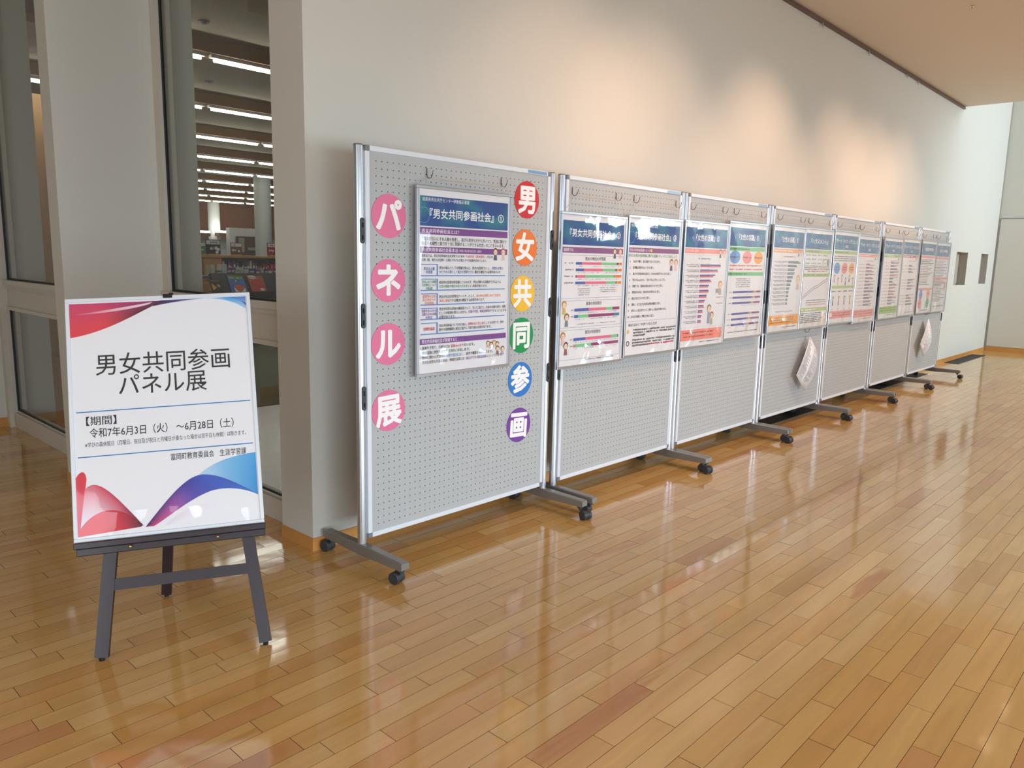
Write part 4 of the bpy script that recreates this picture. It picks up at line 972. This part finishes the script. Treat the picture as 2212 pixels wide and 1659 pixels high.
for i, ((x, zt, fn, lb), (h1, h2)) in enumerate(zip(POST, HOOKS)):
    z0 = zt-PH; Y = -.026
    t = thing('poster', lb, 'poster', (x, Y, z0), 0, 'framed posters hung along the pegboards')
    frame_parts(t, PW, PH)
    p = Page(PW, PH, -.0092); fn(p); p.build('printed_artwork', PRINT, t)
    film_mesh(PW-.028, PH-.028, i*3.7+1, .0045 if i < 7 else .002).build('plastic_film', FILM, t).location = (.014, -.009, .014)
    # hanging string: corner, over both hooks, corner (local coordinates)
    hz = 1.706-.014-z0; q = MB()
    yk = -.02-Y-.026+.012
    pts = [(.02, -.006, PH-.004), (h1-x-.012, -.004, hz-.004), (h1-x+.004, -.002, hz), (h2-x-.004, -.002, hz), (h2-x+.012, -.004, hz-.004), (PW-.02, -.006, PH-.004)]
    q.tube(pts, .0015, 5); q.build('string', STRING, t)
    b_no = min(6, [0,1,1,2,2,3,3,4,4,5,5,6,6][i])
    for hx, side in ((h1, 'left'), (h2, 'right')):
        o = bpy.data.objects.new('wire_hook', HOOKME); COL.objects.link(o); o.location = (hx, 0, 1.71)
        which = 'poster' if i == 0 else ('left poster' if i % 2 == 1 else 'right poster')
        tag(o, '%s wire hook holding the string of the %s on the %s pegboard' % (side, which, STN[b_no]), 'hook', 'wire hooks along the top of the pegboards')

# hanging paper sheets on the fourth and last boards
def leaf(x, z, L_, w_, ang, label, hl, pr, yaw=0):
    t = thing('hanging_sheet', label, 'paper sheet', (x, -.05, z), 0); t.rotation_euler = (0, ang, 0)
    q = MB(); n = 8; vs = []
    for j in range(n+1):
        f = j/n
        for i in (0, 1): vs.append((w_*i, -.03*math.sin(f*PI)*i-.012*math.sin(f*2.5), -L_*f))
    q.add(vs, [(2*j, 2*j+1, 2*j+3, 2*j+2) for j in range(n)], None, True)
    o = q.build('sheet', PAPER, t); sm = o.modifiers.new('thick', 'SOLIDIFY'); sm.thickness = .0012; sm.offset = 0
    q = MB(); rg = random.Random(int(x*10)); 
    def yy(u, v): return -.03*math.sin(v*PI)*u-.012*math.sin(v*2.5)-.0016
    def rect(u0, v0, u1, v1, c):
        k = 3; vv = []
        for j in range(k+1):
            v = v0+(v1-v0)*j/k
            for u in (u0, u1): vv.append((w_*u, yy(u, v), -L_*v))
        q.add(vv, [(2*j, 2*j+1, 2*j+3, 2*j+2) for j in range(k)], c)
    pr(rect, rg); q.build('print', PRINT, t)
    q = MB(); q.tube([(.006,-.002,-.006),(.0,.012,.035)], .0011, 5); q.build('string', STRING, t)
    o = bpy.data.objects.new('wire_hook', HOOKME); COL.objects.link(o); o.location = (x-.002, 0, z+.05); tag(o, hl, 'hook', 'wire hooks along the top of the pegboards')
def pr1(rect, rg):
    rect(.04, .03, .96, .06, srgb(220, 130, 130))
    for k in range(24):
        v = .10+k*.034
        rect(.06, v, .06+rg.uniform(.2, .42), v+.016, srgb(178, 176, 176)); rect(.54, v, .54+rg.uniform(.1, .40), v+.016, srgb(186, 182, 182))
    rect(.05, .70, .45, .93, srgb(206, 206, 212))
def pr2(rect, rg):
    for k in range(5): rect(.10+.16*k, .25+.05*(k % 2), .20+.16*k, .92-.06*(k % 3), srgb(204, 202, 204))
    rect(.3, .05, .8, .2, srgb(224, 186, 170))
leaf(4.531, .754, .395, .245, .66, 'printed paper sheet hanging askew by one corner low on the fourth pegboard', 'wire hook under the right poster of the fourth pegboard, holding a sheet', pr1)
leaf(8.008, .770, .395, .235, .74, 'small pale leaflet hanging askew low on the farthest pegboard', 'wire hook under the posters of the farthest pegboard, holding a leaflet', pr2)

# ================================================================== EASEL AND SIGN
EY, EL, ER = -.5709, .2954, .0527
R_ = Vector((math.cos(EY), math.sin(EY), 0)); N_ = Vector((math.sin(EY), -math.cos(EY), 0))
U_ = Vector((0, 0, 1))*math.cos(EL)-N_*math.sin(EL); NN = R_.cross(U_)           # NN points toward the viewer's side
EB = Vector((-.9328, -.0687, .3936))
def em(roll=0):
    c, s = math.cos(roll), math.sin(roll); r2 = R_*c+U_*s; u2 = U_*c-R_*s
    mt = Matrix.Identity(4)
    for i in range(3): mt[i][0] = r2[i]; mt[i][1] = -NN[i]; mt[i][2] = u2[i]; mt[i][3] = EB[i]
    return mt
SW, SH = .610, .838
sg = thing('easel_sign', 'white framed sign reading 男女共同参画パネル展 with red and blue ribbon art, on a dark easel', 'sign')
sg.matrix_world = em(ER) @ Matrix.Translation((-SW/2, 0, 0))
frame_parts(sg, SW, SH, .013, .014, ALUW)
p = Page(SW, SH, -.0092)
def bez(a, b, c, d, n=14):
    out = []
    for i in range(n+1):
        t = i/n; m_ = 1-t; out.append((m_**3*a[0]+3*m_*m_*t*b[0]+3*m_*t*t*c[0]+t**3*d[0], m_**3*a[1]+3*m_*m_*t*b[1]+3*m_*t*t*c[1]+t**3*d[1]))
    return out
def uv(l): return [(u*SW, v*SH) for u, v in l]
def lin(a, b, n=14): return [(a[0]+(b[0]-a[0])*i/n, a[1]+(b[1]-a[1])*i/n) for i in range(n+1)]
def grad(cs, n=14):
    out = []
    for i in range(n+1):
        f = i/n*(len(cs)-1); k = min(int(f), len(cs)-2); g = f-k; out.append(tuple(cs[k][j]*(1-g)+cs[k+1][j]*g for j in range(3)))
    return out
RED = srgb(226, 56, 66); MAG = srgb(206, 60, 110); DRED = srgb(90, 18, 40); DBL = srgb(44, 40, 120); BLU = srgb(54, 110, 200); SKY = srgb(60, 160, 224); PALE = srgb(214, 228, 240); WP = srgb(236, 238, 243)
p.strip(uv(lin((.02,.022),(.52,.022))), uv(bez((.02,.165),(.22,.145),(.36,.075),(.52,.022))), grad([MAG, MAG, srgb(170,50,110), srgb(90,30,90)]), grad([RED, RED, DRED, srgb(60,20,50)]))
p.strip(uv(bez((.04,.068),(.2,.055),(.35,.038),(.46,.026))), uv(bez((.04,.070),(.2,.066),(.35,.054),(.44,.035))), grad([MAG, srgb(236,190,206), srgb(240,214,224)]))
p.strip(uv(lin((.50,.021),(.74,.018))), uv(bez((.46,.045),(.53,.033),(.62,.026),(.74,.020))), grad([srgb(60,20,60), DBL, srgb(90,130,200)]), grad([srgb(60,20,60), srgb(70,60,130), PALE]))
p.strip(uv(lin((.74,.018),(.975,.018))), uv(bez((.74,.020),(.86,.022),(.93,.045),(.975,.075))), grad([PALE, SKY, BLU]), grad([PALE, srgb(120,190,236), srgb(180,214,240)]))
p.strip(uv(bez((.88,.018),(.92,.022),(.95,.032),(.975,.048))), uv(bez((.90,.018),(.94,.026),(.96,.038),(.975,.06))), grad([BLU, DBL]))
# lower left petals
p.strip(uv(bez((.02,.745),(.035,.72),(.07,.70),(.075,.75))), uv(bez((.02,.97),(.025,.97),(.03,.965),(.035,.955))), grad([RED, srgb(214,50,70), RED]), grad([RED, MAG, RED]))
p.strip(uv(bez((.065,.79),(.13,.735),(.22,.83),(.355,.958))), uv(lin((.035,.95),(.31,.958))), grad([srgb(226,120,140), srgb(214,60,90), srgb(196,40,80), srgb(60,16,40)]), grad([PALE, WP, srgb(226,180,196), srgb(120,24,60)]))
p.strip(uv(bez((.035,.945),(.12,.86),(.25,.86),(.345,.955))), uv(lin((.02,.978),(.345,.962))), grad([srgb(222,60,80), srgb(226,60,80), srgb(190,40,60), srgb(70,16,40)]), grad([RED, RED, srgb(210,50,70), DRED]))
# blue wave
p.strip(uv(bez((.62,.80),(.72,.72),(.86,.705),(.975,.700))), uv(bez((.64,.80),(.76,.80),(.88,.84),(.975,.875))), grad([srgb(206,224,240), srgb(130,190,230), SKY]), grad([srgb(206,224,240), srgb(120,180,226), srgb(40,140,206)]))
p.strip(uv(bez((.365,.965),(.50,.85),(.60,.76),(.70,.775))), uv(bez((.41,.965),(.50,.93),(.60,.87),(.72,.845))), grad([srgb(40,20,80), srgb(90,50,140), srgb(56,60,160), srgb(60,90,190)]), grad([srgb(210,60,110), srgb(196,90,160), srgb(96,70,170), srgb(60,80,180)]))
p.strip(uv(bez((.70,.775),(.80,.785),(.90,.845),(.975,.875))), uv(bez((.72,.845),(.82,.83),(.92,.855),(.975,.88))), grad([srgb(60,90,190), srgb(50,80,180), srgb(40,110,190)]), grad([srgb(60,80,180), srgb(60,110,196), srgb(60,130,200)]))
p.strip(uv(bez((.47,.965),(.58,.90),(.68,.885),(.80,.89))), uv(bez((.50,.968),(.62,.94),(.70,.935),(.82,.93))), grad([srgb(230,214,230), srgb(236,226,238), WP]), grad([WP, srgb(240,232,242), WP]))
BLK = srgb(22, 24, 32); LB = srgb(30, 120, 190)
p.text('男女共同参画', .505*SW, .285*SH, .071, BLK, .004, width=.72*SW, align='C')
p.text('パネル展', .495*SW, .375*SH, .071, BLK, .004, width=.47*SW, align='C')
p.rect(.035*SW, .474*SH, .965*SW, .478*SH, LB); p.rect(.035*SW, .658*SH, .965*SW, .662*SH, LB)
p.text('【期間】', .085*SW, .515*SH, .030, BLK, .008, width=.155*SW)
p.text('令和7年6月3日（火） ～6月28日（土）', .10*SW, .565*SH, .031, BLK, .004, width=.765*SW)
p.text('※学びの森休館日（月曜日、祝日及び祝日と月曜日が重なった場合は翌平日も休館）は除きます。', .075*SW, .612*SH, .0165, srgb(70, 74, 84), 0, width=.855*SW)
p.text('富岡町教育委員会　生涯学習課', .515*SW, .690*SH, .0225, BLK, .002, width=.41*SW)
p.build('printed_artwork', PRINT, sg)
film_mesh(SW-.026, SH-.026, 41, .003).build('plastic_film', FILM2, sg).location = (.013, -.0095, .013)

ez = thing('easel', 'dark mahogany wooden easel with two brass knobs, holding the white sign', 'easel')
E0 = em(0); OFF = .016          # the legs run behind the sign
def plate(mb, s0, t0, s1, t1, w0, w1, y0, y1, M):
    """a tapered slat in the easel plane between two points"""
    a = Vector((s0, 0, t0)); b_ = Vector((s1, 0, t1)); d = (b_-a).normalized(); n = Vector((d.z, 0, -d.x))
    P = [a-n*w0/2, a+n*w0/2, b_+n*w1/2, b_-n*w1/2]
    vs = [M @ Vector((v.x, y0, v.z)) for v in P]+[M @ Vector((v.x, y1, v.z)) for v in P]
    mb.add(vs, [(0,1,2,3),(7,6,5,4),(0,4,5,1),(1,5,6,2),(2,6,7,3),(3,7,4,0)])
def cut_t(s, off):  # t where the easel plane meets z = 0.012
    pt = E0 @ Vector((s, off, 0)); return (.014-pt.z)/U_.z
tl = cut_t(-.219, 0); trr = cut_t(.303, 0)
q = MB(); plate(q, -.140, .78, -.219, tl, .042, .042, 0, .022, E0); q.build('leg', MAHOG, ez)
q = MB(); plate(q, .124, .78, .303, trr, .042, .040, 0, .022, E0); q.build('leg', MAHOG, ez)
q = MB(); plate(q, -.20, -.163, .26, -.140, .038, .036, .003, .019, E0); q.build('rung', MAHOG, ez)
q = MB(); plate(q, -.155, .77, .14, .77, .05, .05, .0225, .034, E0); q.build('head_block', MAHOG, ez)
Rm = em(ER)
q = MB(); q.box(-.302, .308, -.030, .002, -.021, -.001, M=Rm, bev=.002); q.build('ledge', MAHOG, ez)
q = MB(); q.box(-.298, .305, -.016, .006, -.045, -.021, M=Rm, bev=.002); q.build('ledge_rail', MAHOG, ez)
for s_ in (-.130, .148):
    q = MB(); q.tube([Rm @ Vector((s_, -.015, -.030)), Rm @ Vector((s_, -.020, -.030)), Rm @ Vector((s_, -.026, -.030)), Rm @ Vector((s_, -.028, -.030))], [.003, .006, .005, .002], 14); q.build('brass_knob', BRASS, ez)
for s_, t_ in ((-.219, tl), (.303, trr)):
    pt = E0 @ Vector((s_, .011, t_)); q = MB(); q.tube([(pt.x, pt.y, 0), (pt.x, pt.y, pt.z+.006)], .009, 12); q.build('rubber_foot', BLACK, ez)
# rear leg: from the head block back down to the floor
top = E0 @ Vector((0, .046, .79)); bot = Vector((top.x, top.y, 0))-N_*.13; bot = Vector((-.815, .30, 0.012)); 
d = (bot-top).normalized(); sd_ = d.cross(N_).normalized(); nn = sd_.cross(d)
vs = []
for pnt in (top, bot):
    for a, b_ in ((-1,-1),(1,-1),(1,1),(-1,1)): vs.append(pnt+sd_*a*.018+nn*b_*.011)
q = MB(); q.add(vs, [(3,2,1,0),(4,5,6,7),(0,1,5,4),(1,2,6,5),(2,3,7,6),(3,0,4,7)]); q.build('rear_leg', MAHOG, ez)
q = MB(); q.tube([(bot.x, bot.y, 0), (bot.x, bot.y, .02)], .008, 10); q.build('rubber_foot', BLACK, ez)
# clip over the top edge of the sign
q = MB(); q.box(.012, .042, -.019, .02, SH-.010, SH+.004, M=Rm, bev=.001); q.box(.030, .042, .0, .014, SH-.01, SH+.012, M=Rm); q.build('top_clip', BLACK, ez)

# ================================================================== FLOOR VENTS
def vent(x0, x1, y0, y1, label):
    t = thing('floor_vent', label, 'vent', (x0, y0, 0), 0, 'dark floor vents along the wall'); L_, D_ = x1-x0, y1-y0
    q = MB(); q.box(0, L_, 0, .012, 0, .004); q.box(0, L_, D_-.012, D_, 0, .004); q.box(0, .012, 0, D_, 0, .004); q.box(L_-.012, L_, 0, D_, 0, .004); q.build('frame', VENTM, t)
    q = MB(); q.box(.01, L_-.01, .01, D_-.01, .0008, .0014); q.build('dark_well', BACKB, t)
    q = MB(); y = .02
    while y < D_-.015: q.box(.012, L_-.012, y, y+.005, .0014, .0036); y += .0125
    x = .03
    while x < L_-.015: q.box(x, x+.006, .012, D_-.012, .0012, .0032); x += .03
    x = .52
    while x < L_-.1: q.box(x-.012, x+.012, .01, D_-.01, .0012, .0042); x += .52
    q.build('grille', VENTM, t); t.children[-1]['kind'] = 'stuff'
vent(4.02, 5.45, .108, .298, 'dark floor vent grille under the fourth pegboard stand')
vent(7.02, 8.86, .108, .298, 'dark floor vent grille under the sixth and farthest pegboard stands')
vent(10.39, 12.0, .108, .298, 'dark floor vent grille beyond the farthest pegboard, by the niches')
# ceiling sprinkler dot
q = MB(); q.tube([(0,0,0),(0,0,-.006)], .018, 14); q.tube([(0,0,-.006),(0,0,-.02)], .006, 8); o = q.build('sprinkler_head', BRASS); o.location = (5.522, -.77, CZ); tag(o, 'tiny brass sprinkler head on the ceiling, upper right', 'sprinkler')
# downlights themselves (fixtures of the lamps above)
dmb = MB(); dmb.tube([(0,0,0),(0,0,-.008)], .06, 24); DM_ = dmb.mesh('downlight_rim', PLWHITE)
lmb = MB(); lmb.tube([(0,0,-.004),(0,0,-.0095)], .045, 20); LM_ = lmb.mesh('lit_lens', LAMPM)
for k, (x, y, lb) in enumerate([(x, -1.35, 'wall-washing downlight in the ceiling above the %s stretch of display wall' % n_) for (x, _), n_ in zip(SPOTX, ('first', 'second', 'third', 'fourth', 'fifth', 'sixth'))]):
    t = thing('downlight', lb, 'ceiling light', (x, y, CZ), 0, 'downlights in the corridor ceiling')
    for nm, me in (('rim', DM_), ('lens', LM_)): o = bpy.data.objects.new(nm, me); COL.objects.link(o); o.parent = t
